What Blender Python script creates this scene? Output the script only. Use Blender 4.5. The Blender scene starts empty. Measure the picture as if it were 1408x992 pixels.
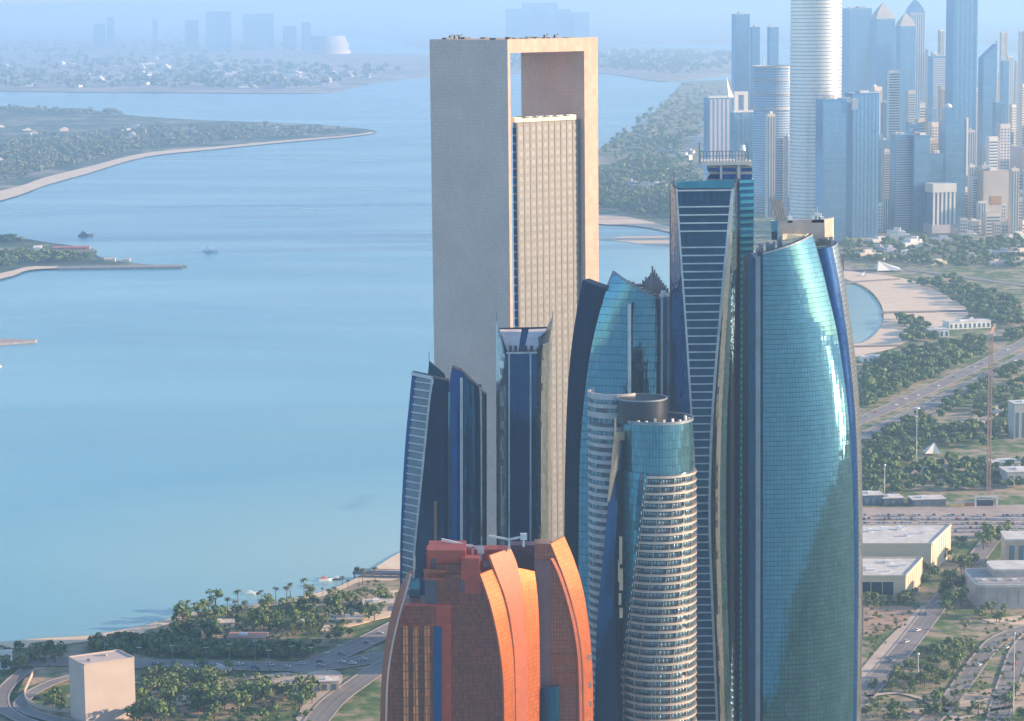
import bpy, math, random
from mathutils import Vector
R = math.radians
rnd = random.Random(11)
sc = bpy.context.scene
COL = sc.collection

# ------------------------------------------------------------------ camera
IW, IH, F = 1408.0, 992.0, 3500.0
CAMZ, HOR = 362.0, 5.0
pitch, roll = math.atan((IH/2-HOR)/F), R(0.6)
_r = Vector((1, 0, 0)); FW = Vector((0, math.cos(pitch), -math.sin(pitch))); _u = _r.cross(FW)
RT = _r*math.cos(roll) - _u*math.sin(roll)
UP = _u*math.cos(roll) + _r*math.sin(roll)
CAM = Vector((0, 0, CAMZ))
cd = bpy.data.cameras.new('camera'); cam = bpy.data.objects.new('camera', cd); COL.objects.link(cam)
from mathutils import Matrix
M = Matrix((RT, UP, -FW)).transposed().to_4x4(); M.translation = CAM
cam.matrix_world = M
cd.sensor_fit = 'HORIZONTAL'; cd.sensor_width = 36.0; cd.lens = 36.0*F/IW
cd.clip_start = 1.0; cd.clip_end = 120000.0
sc.camera = cam

# ------------------------------------------------------------------ light
SUN_EL, SUN_AZ = R(15), R(91)            # azimuth from +Y (away from the camera) towards +X
w = bpy.data.worlds.new('World'); sc.world = w; w.use_nodes = True
nt = w.node_tree
sky = nt.nodes.new('ShaderNodeTexSky'); sky.sky_type = 'NISHITA'; sky.sun_disc = False
sky.sun_elevation = SUN_EL; sky.sun_rotation = SUN_AZ; sky.altitude = 100
sky.air_density = 1.0; sky.dust_density = 0.6; sky.ozone_density = 2.0
nt.links.new(sky.outputs[0], nt.nodes['Background'].inputs[0])
nt.nodes['Background'].inputs[1].default_value = 0.15
sl = bpy.data.lights.new('sun', 'SUN'); sl.energy = 5.0; sl.angle = R(0.5); sl.color = (1.0, 0.70, 0.44)
so = bpy.data.objects.new('sun', sl); COL.objects.link(so)
SUND = Vector((math.cos(SUN_EL)*math.sin(SUN_AZ), math.cos(SUN_EL)*math.cos(SUN_AZ), math.sin(SUN_EL)))
so.rotation_euler = SUND.to_track_quat('Z', 'Y').to_euler()
so.location = (0, 0, 900)
sc.view_settings.view_transform = 'Standard'; sc.view_settings.look = 'None'
sc.view_settings.exposure = 1.1; sc.view_settings.gamma = 1.0
cy = sc.cycles
cy.use_denoising = True
cy.max_bounces = 8; cy.diffuse_bounces = 3; cy.glossy_bounces = 4; cy.transmission_bounces = 2
cy.volume_bounces = 2; cy.transparent_max_bounces = 8
cy.sample_clamp_indirect = 6.0; cy.caustics_reflective = False; cy.caustics_refractive = False

# ------------------------------------------------------------------ picture measure -> place
def ray(px, py):
    return FW*F + RT*(px-IW/2) - UP*(py-IH/2)
def P(px, py, Y):                       # the point at depth Y seen at px, py
    d = ray(px, py); return CAM + d*(Y/d.y)
def G(px, py, z=0.0):                   # the point at height z seen at px, py
    d = ray(px, py); return CAM + d*((z-CAMZ)/d.z)
def XA(px, Y, z):                       # x at depth Y and height z that is seen at column px
    c, s = math.cos(pitch), math.sin(pitch); h = z-CAMZ
    vf = Y*c - h*s; uv = Y*s + h*c
    return ((px-IW/2)/F*vf + uv*math.sin(roll))/math.cos(roll)
def lerp(a, b, t): return a+(b-a)*t

# ------------------------------------------------------------------ objects
ORG = {}
def tag(o, label=None, cat=None, group=None, kind=None):
    if label: o['label'] = label
    if cat: o['category'] = cat
    if group: o['group'] = group
    if kind: o['kind'] = kind
    return o
def thing(name, label, cat, loc, group=None):
    o = bpy.data.objects.new(name, None); COL.objects.link(o); o.location = loc
    o.empty_display_size = 2
    ORG[o.name] = Vector(loc)
    return tag(o, label, cat, group)

class MB:
    def __init__(s): s.v = []; s.f = []
    def add(s, vs, fs):
        n = len(s.v); s.v.extend([Vector(p) for p in vs]); s.f.extend([tuple(i+n for i in f) for f in fs]); return s
    def quad(s, a, b, c, d): return s.add([a, b, c, d], [(0, 1, 2, 3)])
    def hexa(s, p):                     # 8 corners: bottom 4 ccw, top 4 ccw
        return s.add(p, [(3, 2, 1, 0), (4, 5, 6, 7), (0, 1, 5, 4), (1, 2, 6, 5), (2, 3, 7, 6), (3, 0, 4, 7)])
    def box(s, cx, cy, z0, z1, w, d, rz=0.0, taper=1.0):
        c, n = math.cos(rz), math.sin(rz); p = []
        for z, k in ((z0, 1.0), (z1, taper)):
            for sx, sy in ((-1, -1), (1, -1), (1, 1), (-1, 1)):
                x, y = sx*w/2*k, sy*d/2*k
                p.append((cx+x*c-y*n, cy+x*n+y*c, z))
        return s.hexa(p)
    def bar(s, a, b, w, h=None):        # square bar between two points
        a, b = Vector(a), Vector(b); h = h or w; d = (b-a).normalized()
        up = Vector((0, 0, 1)) if abs(d.z) < .95 else Vector((0, 1, 0))
        x = d.cross(up).normalized()*w/2; y = x.normalized().cross(d).normalized()*h/2
        return s.hexa([a-x-y, a+x-y, a+x+y, a-x+y, b-x-y, b+x-y, b+x+y, b-x+y])
    def cyl(s, cx, cy, z0, z1, r0, r1=None, n=20, a0=0.0, a1=None, cap=True):
        r1 = r0 if r1 is None else r1; a1 = a0+2*math.pi if a1 is None else a1
        full = abs(a1-a0-2*math.pi) < 1e-6; m = n if full else n+1
        vs = []
        for z, r in ((z0, r0), (z1, r1)):
            for i in range(m):
                a = a0+(a1-a0)*i/n; vs.append((cx+r*math.cos(a), cy+r*math.sin(a), z))
        fs = [(i, (i+1) % m, m+(i+1) % m, m+i) for i in range(n)]
        if cap: fs += [tuple(range(m-1, -1, -1)), tuple(range(m, 2*m))]
        return s.add(vs, fs)
    def ring(s, cx, cy, z0, z1, ri, ro, a0, a1, n):
        vs = []
        for i in range(n+1):
            a = lerp(a0, a1, i/n); c, q = math.cos(a), math.sin(a)
            vs += [(cx+ri*c, cy+ri*q, z0), (cx+ro*c, cy+ro*q, z0), (cx+ro*c, cy+ro*q, z1), (cx+ri*c, cy+ri*q, z1)]
        fs = []
        for i in range(n):
            for k in range(4):
                a, b = i*4+k, i*4+(k+1) % 4; fs.append((a, b, b+4, a+4))
        fs += [(3, 2, 1, 0), (n*4, n*4+1, n*4+2, n*4+3)]
        return s.add(vs, fs)
    def prism(s, poly, z0, z1):
        n = len(poly); vs = [(p[0], p[1], z0) for p in poly]+[(p[0], p[1], z1) for p in poly]
        fs = [tuple(range(n-1, -1, -1)), tuple(range(n, 2*n))]+[(i, (i+1) % n, n+(i+1) % n, n+i) for i in range(n)]
        return s.add(vs, fs)
    def extr(s, poly, vec):             # closed outline in space, pushed along vec
        n = len(poly); vec = Vector(vec); vs = [Vector(p) for p in poly]+[Vector(p)+vec for p in poly]
        fs = [tuple(range(n-1, -1, -1)), tuple(range(n, 2*n))]+[(i, (i+1) % n, n+(i+1) % n, n+i) for i in range(n)]
        return s.add(vs, fs)
    def thick(s, A, B):                 # two grids of points [row][col] joined into a closed slab
        r, c = len(A), len(A[0]); vs = [p for row in A for p in row]+[p for row in B for p in row]
        o = r*c; fs = []
        for i in range(r-1):
            for j in range(c-1):
                a, b, d, e = i*c+j, i*c+j+1, (i+1)*c+j+1, (i+1)*c+j
                fs += [(a, b, d, e), (o+e, o+d, o+b, o+a)]
        for i in range(r-1):
            a, b = i*c, (i+1)*c; fs.append((a, b, o+b, o+a)); a += c-1; b += c-1; fs.append((b, a, o+a, o+b))
        for j in range(c-1):
            fs.append((j+1, j, o+j, o+j+1)); a = (r-1)*c+j; fs.append((a, a+1, o+a+1, o+a))
        return s.add(vs, fs)
    def cone(s, cx, cy, z0, z1, r, n=10): return s.cyl(cx, cy, z0, z1, r, 0.02, n)
    def mesh(s, name, org=Vector((0, 0, 0)), smooth=False):
        me = bpy.data.meshes.new(name); me.from_pydata([tuple(p-org) for p in s.v], [], s.f)
        if smooth:
            me.polygons.foreach_set('use_smooth', [True]*len(me.polygons)); me.set_sharp_from_angle(angle=R(32))
        me.update(); return me
    def build(s, name, m, parent=None, kind=None, smooth=False, label=None):
        if parent is not None: org = ORG[parent.name]
        else:
            xs = [p.x for p in s.v]; ys = [p.y for p in s.v]; zs = [p.z for p in s.v]
            org = Vector(((min(xs)+max(xs))/2, (min(ys)+max(ys))/2, min(zs)))
        me = s.mesh(name, org, smooth); me.materials.append(m)
        o = bpy.data.objects.new(name, me); COL.objects.link(o)
        if parent is not None: o.parent = parent
        else: o.location = org
        ORG[o.name] = org
        if kind: o['kind'] = kind
        if label: o['label'] = label
        return o
def inst(o, loc, parent=None, rz=0.0, scale=None, label=None):   # a copy sharing its mesh
    c = o.copy(); COL.objects.link(c); c.location = loc; c.parent = parent; c.rotation_euler = (0, 0, rz)
    if scale: c.scale = scale
    if label: c['label'] = label
    return c

# ------------------------------------------------------------------ materials
def nodes(name):
    m = bpy.data.materials.new(name); m.use_nodes = True; t = m.node_tree
    return m, t, t.nodes['Principled BSDF']
def N(t, typ, **kw):
    n = t.nodes.new(typ)
    for k, v in kw.items(): setattr(n, k, v)
    return n
def pos(t, sx=1.0, sy=1.0, sz=1.0):
    g = N(t, 'ShaderNodeNewGeometry'); mp = N(t, 'ShaderNodeMapping'); mp.inputs['Scale'].default_value = (sx, sy, sz)
    t.links.new(g.outputs['Position'], mp.inputs[0]); return mp.outputs[0]
def ntex(t, vec, scale, detail=4.0, rough=.55):
    n = N(t, 'ShaderNodeTexNoise'); n.inputs['Scale'].default_value = scale; n.inputs['Detail'].default_value = detail
    n.inputs['Roughness'].default_value = rough; t.links.new(vec, n.inputs['Vector']); return n.outputs[0]
def ramp(t, fac, stops, interp='LINEAR'):
    r = N(t, 'ShaderNodeValToRGB'); r.color_ramp.interpolation = interp
    e = r.color_ramp.elements
    while len(e) < len(stops): e.new(.5)
    for k, (p, c) in zip(e, stops):
        k.position = p; k.color = tuple(c)+(1,) if len(c) == 3 else c
    t.links.new(fac, r.inputs[0]); return r.outputs[0]
def mixc(t, fac, a, b, mode='MIX'):
    n = N(t, 'ShaderNodeMix', data_type='RGBA', blend_type=mode)
    for s, x in ((0, fac), (6, a), (7, b)):
        if isinstance(x, (int, float)): n.inputs[s].default_value = x
        elif isinstance(x, tuple): n.inputs[s].default_value = x if len(x) == 4 else x+(1,)
        else: t.links.new(x, n.inputs[s])
    return n.outputs[2]
def bump(t, b, h, strength, dist):
    n = N(t, 'ShaderNodeBump'); n.inputs['Strength'].default_value = strength; n.inputs['Distance'].default_value = dist
    t.links.new(h, n.inputs['Height']); t.links.new(n.outputs[0], b.inputs['Normal'])
def pbr(name, col, rough=.7, metal=0.0, var=.18, scale=.15, spec=.5, streak=False):
    m, t, b = nodes(name)
    v = pos(t, 1, 1, .12 if streak else 1)
    f = ntex(t, v, scale)
    lo = tuple(c*(1-var) for c in col); hi = tuple(min(1, c*(1+var)) for c in col)
    t.links.new(ramp(t, f, [(.3, lo), (.7, hi)]), b.inputs['Base Color'])
    b.inputs['Roughness'].default_value = rough; b.inputs['Metallic'].default_value = metal
    b.inputs['Specular IOR Level'].default_value = spec
    return m
def glass(name, col, rough=.06, metal=.55, var=.25, wob=.25, ior=1.5, wd=1.0):
    """coated facade glass: tinted mirror with a body colour, each pane a little different"""
    m, t, b = nodes(name)
    oi = N(t, 'ShaderNodeNewGeometry')
    f = ntex(t, pos(t, .5, .5, .28), .6, 2)
    ri = N(t, 'ShaderNodeMath', operation='MULTIPLY_ADD'); ri.inputs[1].default_value = .28
    t.links.new(oi.outputs['Random Per Island'], ri.inputs[0]); t.links.new(f, ri.inputs[2])
    lo = tuple(c*(1-var) for c in col); hi = tuple(min(1, c*(1+var)) for c in col)
    t.links.new(ramp(t, ri.outputs[0], [(.3, lo), (.9, hi)]), b.inputs['Base Color'])
    b.inputs['Roughness'].default_value = rough; b.inputs['Metallic'].default_value = metal
    b.inputs['IOR'].default_value = ior
    bump(t, b, ntex(t, pos(t, .16, .16, .018), .6, 3), wob, .6*wd)
    return m
def bricky(name, col, mortar, direc, bw, bh, ms, rough=.7, metal=0.0, off=0.0, var=.1, bumpd=.1, spec=.5):
    """rows of small pieces too far away to tell apart, in the plane of the wall"""
    m, t, b = nodes(name)
    g = N(t, 'ShaderNodeNewGeometry'); d = N(t, 'ShaderNodeVectorMath', operation='DOT_PRODUCT')
    d.inputs[1].default_value = direc; t.links.new(g.outputs['Position'], d.inputs[0])
    sp = N(t, 'ShaderNodeSeparateXYZ'); t.links.new(g.outputs['Position'], sp.inputs[0])
    cb = N(t, 'ShaderNodeCombineXYZ'); t.links.new(d.outputs['Value'], cb.inputs[0]); t.links.new(sp.outputs[2], cb.inputs[1])
    k = N(t, 'ShaderNodeTexBrick'); k.offset = off; k.inputs['Scale'].default_value = 1.0
    k.inputs['Brick Width'].default_value = bw; k.inputs['Row Height'].default_value = bh
    k.inputs['Mortar Size'].default_value = ms; k.inputs['Mortar Smooth'].default_value = .3
    k.inputs['Color1'].default_value = tuple(c*(1-var) for c in col)+(1,)
    k.inputs['Color2'].default_value = tuple(min(1, c*(1+var)) for c in col)+(1,)
    k.inputs['Mortar'].default_value = tuple(mortar)+(1,)
    t.links.new(cb.outputs[0], k.inputs['Vector'])
    n = ntex(t, pos(t), .05, 3)
    t.links.new(mixc(t, .5, k.outputs[0], ramp(t, n, [(.3, (.75, .75, .75)), (.7, (1, 1, 1))]), 'MULTIPLY'), b.inputs['Base Color'])
    b.inputs['Roughness'].default_value = rough; b.inputs['Metallic'].default_value = metal
    b.inputs['Specular IOR Level'].default_value = spec
    if bumpd: bump(t, b, k.outputs[1], -.6, bumpd)
    return m

# ------------------------------------------------------------------ facade helpers
def catmull(p, n=5):
    if len(p) < 3: return list(p)
    q = [p[0]]+list(p)+[p[-1]]; out = []
    for i in range(1, len(q)-2):
        a, b, c, d = q[i-1], q[i], q[i+1], q[i+2]
        for k in range(n):
            t = k/n
            out.append(tuple(.5*((2*b[j])+(-a[j]+c[j])*t+(2*a[j]-5*b[j]+4*c[j]-d[j])*t*t+(-a[j]+3*b[j]-3*c[j]+d[j])*t**3) for j in range(2)))
    out.append(p[-1]); return out
def edge(pts, Y, smooth=True):
    """x of an edge as a function of height, from where it is seen; Y may change along it"""
    pts = catmull(pts) if smooth else pts
    q = sorted([(P(x, y, Y).z, P(x, y, Y).x) for x, y in pts])
    def f(z):
        if z >= q[-1][0]: return q[-1][1]
        if z <= q[0][0]:
            return q[0][1]
        for (z0, x0), (z1, x1) in zip(q, q[1:]):
            if z0 <= z <= z1: return lerp(x0, x1, (z-z0)/max(1e-6, z1-z0))
    f.top = q[-1][0]; return f
def surf(L, Rr, YL, YR, bulge=0.0, power=None):
    l, r = edge(L, YL), edge(Rr, YR)
    def fn(u, z):
        y = lerp(YL, YR, u) if power is None else YL+(YR-YL)*u**power
        return Vector((lerp(l(z), r(z), u), y-bulge*4*u*(1-u), z))
    fn.zt = lambda u: lerp(l.top, r.top, u)
    fn.Y = (YL+YR)/2
    return fn
def curtain(mb, fn, u0, u1, nc, fh, gap=.14, out=.18, tilt=.03, z0=1.0, zmax=None, hgap=None):
    hgap = gap if hgap is None else hgap
    zt = fn.zt; top = max(zt(u0), zt(u1)) if zmax is None else zmax
    nf = int((top-z0)/fh)+1
    for k in range(nf):
        for c in range(nc):
            ua, ub = lerp(u0, u1, c/nc), lerp(u0, u1, (c+1)/nc)
            w = (fn(ub, top/2)-fn(ua, top/2)).length
            g = min(.4, gap/2/max(w, .01)); ua, ub = lerp(ua, ub, g), lerp(ua, ub, 1-g)
            za, zb = z0+k*fh+hgap/2, z0+(k+1)*fh-hgap/2
            ta, tb = zt(ua) if zmax is None else zmax, zt(ub) if zmax is None else zmax
            if za > max(ta, tb)-.3: continue
            q = [(ua, min(za, ta-.2)), (ub, min(za, tb-.2)), (ub, min(zb, tb-.2)), (ua, min(zb, ta-.2))]
            p = [fn(u, z) for u, z in q]
            n = (p[1]-p[0]).cross(p[2]-p[0])
            if n.length < 1e-6: n = (p[2]-p[0]).cross(p[3]-p[0])
            if n.length < 1e-6: continue
            n.normalize()
            flip = n.dot(CAM-p[0]) < 0
            if flip: n = -n
            a, b = rnd.uniform(-tilt, tilt), rnd.uniform(-tilt, tilt)
            p = [p[0]+n*(out+a+b), p[1]+n*(out-a+b), p[2]+n*(out-a-b), p[3]+n*(out+a-b)]
            mb.add(p if not flip else p[::-1], [(0, 1, 2, 3)])
    return mb
def shell(mb, fn, back, nu=14, nz=40, z0=0.0, top=0.0, u0=0.0, u1=1.0):
    A, B = [], []; back = Vector(back)
    for i in range(nz+1):
        ra, rb = [], []
        for j in range(nu+1):
            u = lerp(u0, u1, j/nu); z = lerp(z0, fn.zt(u)+top, i/nz)
            p = fn(u, z); ra.append(p); rb.append(p+back)
        A.append(ra); B.append(rb)
    return mb.thick(A, B)
def strip(mb, fn, us, proud=.5, width=1.0, nz=40, z0=0.0, top=0.0):
    """an upright rib that follows the surface at u = us"""
    A, B = [], []
    for i in range(nz+1):
        z = lerp(z0, fn.zt(us)+top, i/nz); p = fn(us, z)
        A.append([p+Vector((-width/2, -proud, 0)), p+Vector((width/2, -proud, 0))])
        B.append([p+Vector((-width/2, .4, 0)), p+Vector((width/2, .4, 0))])
    return mb.thick(A, B)

# ------------------------------------------------------------------ materials in use
frame_dark = pbr('frame_dark', (.008, .02, .045), .5, spec=.2)
frame_pale = pbr('frame_pale', (.55, .56, .58), .45, .2)
frame_grey = pbr('frame_grey', (.22, .25, .30), .4, .3)
steel = pbr('steel', (.5, .5, .52), .3, .9)
silver_clad = glass('silver_clad', (.62, .60, .58), .14, .9, .12, .5)
glass_teal = glass('glass_teal', (.085, .22, .30), .05, .85, .15, .8, wd=.9)
glass_wedge = glass('glass_wedge', (.06, .26, .36), .06, .6, .25, .3)
glass_blue = glass('glass_blue', (.004, .055, .21), .06, .5, .25, .12, 1.38)
glass_navy = glass('glass_navy', (.010, .066, .135), .08, .62, .3, .5, 1.33)
glass_deep = glass('glass_deep', (.006, .062, .17), .08, .5, .2, .5, 1.33)
glass_green = glass('glass_green', (.10, .245, .31), .06, .7, .2)
glass_rib = glass('glass_rib', (.03, .20, .29), .12, .5, .2)
roof_grey = pbr('roof_grey', (.30, .29, .29), .9)
roof_pale = pbr('roof_pale', (.55, .53, .50), .9)
concrete = pbr('concrete', (.42, .39, .36), .85)
beige_wall = pbr('beige_wall', (.50, .42, .34), .85)
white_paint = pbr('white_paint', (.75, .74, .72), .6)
dark_metal = pbr('dark_metal', (.06, .06, .07), .5, .4)
pink_stone = pbr('pink_stone', (.48, .38, .33), .8)

# ================================================================== TALL STONE PORTAL TOWER
def portal_tower():
    Y = 1345.0; zt = P(697, 55, Y).z
    A = Vector((P(697, 55, Y).x, Y, 0)); th = R(41)
    e = Vector((math.cos(th), math.sin(th), 0)); s = Vector((-math.sin(th), math.cos(th), 0))
    def along(px, org, d):               # distance along d from org that reaches column px
        lo, hi = 0.0, 200.0
        for _ in range(50):
            mid = (lo+hi)/2; q = org+d*mid; x = XA(px, q.y, zt)
            if (q.x-x)*(1 if d.x > 0 else -1) < 0: lo = mid
            else: hi = mid
        return lo
    Wd = along(821, A, e); L = along(590.5, A, s); B = A+e*Wd
    tR = Wd-along(802.5, A, e); tL = along(700.5, A, e)
    q = A+e*(Wd-tR); LR = along(716, q, s)
    root = thing('office_tower', 'tallest tower, grey stone slabs forming an open rectangular portal around a paler glass block', 'skyscraper', (A.x, A.y, 0))
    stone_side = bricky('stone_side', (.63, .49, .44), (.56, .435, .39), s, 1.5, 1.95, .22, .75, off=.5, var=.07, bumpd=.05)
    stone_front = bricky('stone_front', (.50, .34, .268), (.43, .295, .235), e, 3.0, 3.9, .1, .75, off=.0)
    tb = zt-P(760, 72, Y).z; tb = zt-P(720, 73, Y).z
    def slab(name, o, w, l, z0, z1, m):
        b = MB(); b.prism([o, o+e*w, o+e*w+s*l, o+s*l], z0, z1); return b.build(name, m, root)
    ls = slab('stone_slab', A, tL, L, 0, zt, stone_side)
    rs = slab('stone_slab', B-e*tR, tR, LR, 0, zt, stone_side)
    slab('top_beam', A+e*(tL+.005), Wd-tL-tR-.01, L*.985, zt-tb, zt-.05, stone_front)
    # pale facing on the front ends of the slabs
    for o, wd, nm in ((A-s*.35, tL, 'end_facing'), (B-e*tR-s*.35, tR, 'end_facing'), (A-s*.35+e*tL, Wd-tL-tR, 'beam_facing')):
        b = MB(); z0 = 0 if nm == 'end_facing' else zt-tb
        g = .02 if nm == 'beam_facing' else 0
        b.prism([o+e*g, o+e*(wd-g), o+e*(wd-g)+s*.34, o+e*g+s*.34], z0, zt+.3-g); b.build(nm, stone_front, root)
    # roof kit
    b = MB()
    for k in range(26):
        f, h = rnd.uniform(.04, .96), rnd.uniform(.02, .98); o = A+e*(Wd*f)+s*(L*.9*h)
        b.box(o.x, o.y, zt-.1, zt+rnd.uniform(.3, .9), rnd.uniform(1, 5), rnd.uniform(1, 5), th)
    b.build('roof_plant', dark_metal, root, kind='stuff')
    for f, h in ((.62, .1), (.55, .15), (.2, .9), (.15, .9), (.25, .9)):
        o = A+e*(Wd*f)+s*(L*h); b = MB(); b.box(o.x, o.y, zt, zt+2.0, 1.4, 1.4, th); b.bar((o.x, o.y, zt+1.8), (o.x+1.6, o.y, zt+2.4), .35)
        b.build('maintenance_crane', dark_metal, root)
    # the glass block inside
    o = A+e*along(714.5, A, e)+s*3.0
    w2 = along(796, o, e); d2 = L*.8
    x0 = o-e*0; zg = P(745, 163, o.y+20).z
    lw = along(704, o, s)
    core = MB(); core.prism([o+s*.0, o+e*w2, o+e*w2+s*lw*.98, o+s*lw*.98], 0, zg-1.2)
    gl_grid = pbr('grid_pane', (.225, .235, .235), .25, .0, .12, .3)
    gl_grid2 = pbr('grid_spandrel', (.145, .14, .14), .5, .1, .1)
    core.build('core_block', gl_grid2, root)
    cap = MB(); cap.prism([o-s*.8-e*2, o+e*(w2*.93)-s*.8, o+e*(w2*.93)+s*(lw*.9), o-e*2+s*(lw*.9)], zg-1.1, zg+1.5)
    cap.build('parapet', pbr('parapet_stone', (.72, .66, .5), .7), root)
    roofb = MB()
    for k in range(5):
        c = o+e*(w2*(.15+.16*k))+s*(lw*.45); roofb.box(c.x, c.y, zg+1.5, zg+1.9, 5, 8, th)
    roofb.build('roof_plant', frame_grey, root)
    # pane grid on the front: 10 columns
    nc, fh = 10, 4.45; cw = (w2-1.2)/nc
    z = zg-2.2; n = 0
    me = MB().box(0, 0, 0, fh*.52, cw*.58, .1, 0).mesh('window_pane'); me.materials.append(gl_grid)
    proto = bpy.data.objects.new('window_pane', me)
    blk = MB(); rows = 0
    while z-fh > 3:
        for c in range(nc):
            p = o+e*(.6+cw*(c+.5))-s*.03
            if n < 299:
                ob = proto if n == 0 else proto.copy()
                COL.objects.link(ob); ob.parent = root; ob.location = (p.x-A.x, p.y-A.y, z-fh*.85); ob.rotation_euler = (0, 0, th); n += 1
            else: blk.box(p.x, p.y, z-fh*.85, z-fh*.33, cw*.58, .1, th)
        z -= fh; rows += 1
    blk.build('window_pane_field', gl_grid, root, kind='stuff')
    fins = MB()
    for c in range(nc+1):
        p = o+e*(.6+cw*c)-s*.05; fins.box(p.x, p.y, 0, zg-1.3, .35, .2, th)
    fins.build('facade_fin', pbr('fin_stone', (.14, .14, .14), .6), root, kind='stuff')
    # dark glazed flank on the left and the dark stepped joint on the right
    def flank(org, d, ln, nm, m, proud):
        b = MB(); z = 4.0
        while z < zg-6:
            for k in range(6):
                p = org+d*(ln*(k+.5)/6); b.box(p.x, p.y, z, z+3.4, .3, ln/6*.94, th)
            z += 4.45
        return b.build(nm, m, root, kind='stuff')
    flank(o-e*.2, s, lw*.97, 'flank_glazing', glass_blue, .2)
    b = MB(); z = 4.0; p = o+e*(w2+1.4)+s*3
    while z < zg-20:
        b.box(p.x, p.y, z, z+3.0, 2.6, 3.5, th); b.box(p.x, p.y, z+3.0, z+4.45, 1.2, 3.4, th); z += 4.45
    b.build('joint_glazing', glass_navy, root, kind='stuff')
portal_tower()

# ================================================================== CURVED GLASS TOWERS
def shell_tower_right():
    Y = 1050.0
    root = thing('glass_tower', 'broad teal curved glass tower at the right with slanting roofline and blue shell behind', 'skyscraper', (P(1100, 600, Y).x, Y+15, 0))
    L = [(1049, 349), (1049, 992)]
    Rr = [(1117, 323), (1129, 365), (1140, 411), (1149, 450), (1158, 505), (1165, 560), (1170, 630), (1173, 720), (1174, 830), (1172, 992)]
    fn = surf(L, Rr, Y, Y+15, 0, 2.6)
    sb = MB(); shell(sb, fn, (0, 9, 0), 20, 60, top=-.3); sb.build('front_shell', frame_dark, root)
    b = MB(); curtain(b, fn, 0.0, 1.0, 26, 2.05*1.0, .07, .16, .006, hgap=.16); b.build('glazing', glass_teal, root, kind='stuff')
    b = MB(); strip(b, fn, 1.0, .2, .5); b.build('shell_edge', frame_grey, root)
    # roof edge coping, following the slope
    b = MB()
    pts = [fn(i/10, fn.zt(i/10)) for i in range(11)]
    for a, c in zip(pts, pts[1:]): b.bar(a, c, .7, .7)
    b.build('coping', frame_grey, root)
    # the second shell
    L2 = [(1124, 342), (1140, 420), (1150, 500), (1160, 600), (1164, 720), (1164, 830), (1160, 992)]
    R2 = [(1151, 333), (1160, 380), (1166, 424), (1173, 470), (1179, 530), (1183, 600), (1185, 690), (1185, 830), (1183, 992)]
    f2 = surf(L2, R2, Y+22, Y+40, 0, 3.0)
    sb = MB(); shell(sb, f2, (0, 8, 0), 14, 50, top=-.3); sb.build('rear_shell', frame_dark, root)
    b = MB(); curtain(b, f2, 0, .62, 8, 2.05, .07, .16, .01, hgap=.16); b.build('glazing', glass_blue, root, kind='stuff')
    b = MB(); curtain(b, f2, .62, 1, 6, 2.05, .06, .16, .012, hgap=.16); b.build('edge_glazing', silver_clad, root, kind='stuff')
    b = MB(); strip(b, f2, 1.0, .2, .45); b.build('shell_edge', frame_pale, root)
    # flat left side: dark strip, pilaster, dark recess
    for x0, x1, top, nm, m, yo in ((1029.5, 1039, 357, 'side_strip', None, 1.0), (1039, 1045.5, 355, 'pilaster', frame_grey, 0.0), (1045.5, 1050, 352, 'side_strip', None, 1.6)):
        s = surf([(x0, top), (x0, 992)], [(x1, top-1), (x1, 992)], Y+yo, Y+yo)
        b = MB(); shell(b, s, (0, 20, 0), 1, 2); o = b.build(nm, m or frame_dark, root)
        if m is None:
            b = MB(); curtain(b, s, 0, 1, 2 if x1-x0 > 6 else 1, 3.4, .1, .12, .01); b.build('strip_glazing', glass_navy, root, kind='stuff')
    # flat body behind
    zb = P(1080, 352, Y+15).z
    b = MB(); xl = XA(1030, Y+4, 200); xr = XA(1160, Y+30, 200)
    b.prism([(xl, Y+9.2), (XA(1120, Y+25, 200), Y+24), (XA(1160, Y+40, 200), Y+42), (xl, Y+34)], 0, zb-3); b.build('core_block', frame_dark, root)
    # roof kit: leaning block, slatted piece, sunlit screen, machine posts
    Yr = Y+26; q = lambda x, y, d=0: P(x, y, Yr+d)
    b = MB(); a0, a1, a2, a3 = q(1074, 322), q(1134, 330), q(1133, 302), q(1070, 304)
    b.extr([a0, a1, a2, a3], (2.5, 5, 0)); b.build('roof_block', pink_stone, root)
    b = MB(); b.extr([q(1134.2, 330), q(1145, 331, 3), q(1145, 300, 3), q(1133.6, 302)], (1, 5, 0)); b.build('roof_block_end', beige_wall, root)
    for k in range(5):
        x = 1059.5+k*3.6
        b = MB(); b.bar(q(x+8, 306, 1), q(x, 274+k*.4, 1), .85, 1.6); b.build('slat', pink_stone, root)
    b = MB(); b.extr([q(1067, 303, 2), q(1082, 303, 2), q(1073, 276, 2), q(1061, 276, 2)], (0, .5, 0)); b.build('slat_backing', pbr('slat_back', (.25, .2, .18), .8), root)
    b = MB(); b.extr([q(1060, 304, -.5), q(1069, 304, -.5), q(1069, 330, -.5), q(1061, 330, -.5)], (0, 3, 0)); b.build('roof_cabin', glass_teal, root)
    b = MB(); b.hexa([q(1072, 333, -9), q(1108, 326, -9), q(1112, 322, 2), q(1078, 321, 2)]+[p+Vector((0, 0, .5)) for p in (q(1072, 333, -9), q(1108, 326, -9), q(1112, 322, 2), q(1078, 321, 2))])
    b.build('roof_deck', pbr('deck_cream', (.78, .68, .42), .7), root)
    b = MB()
    for k in range(22):
        x = rnd.uniform(1040, 1078); t = (x-1040)/38; y = lerp(352, 337, t); p0 = q(x, y+6, -14+rnd.uniform(-4, 4)); h = rnd.uniform(2, 6.5)
        b.box(p0.x, p0.y, p0.z-4, p0.z+h, rnd.uniform(.5, 1.8), rnd.uniform(.5, 2))
    b.build('roof_plant', frame_grey, root, kind='stuff')
    b = MB()
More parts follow.
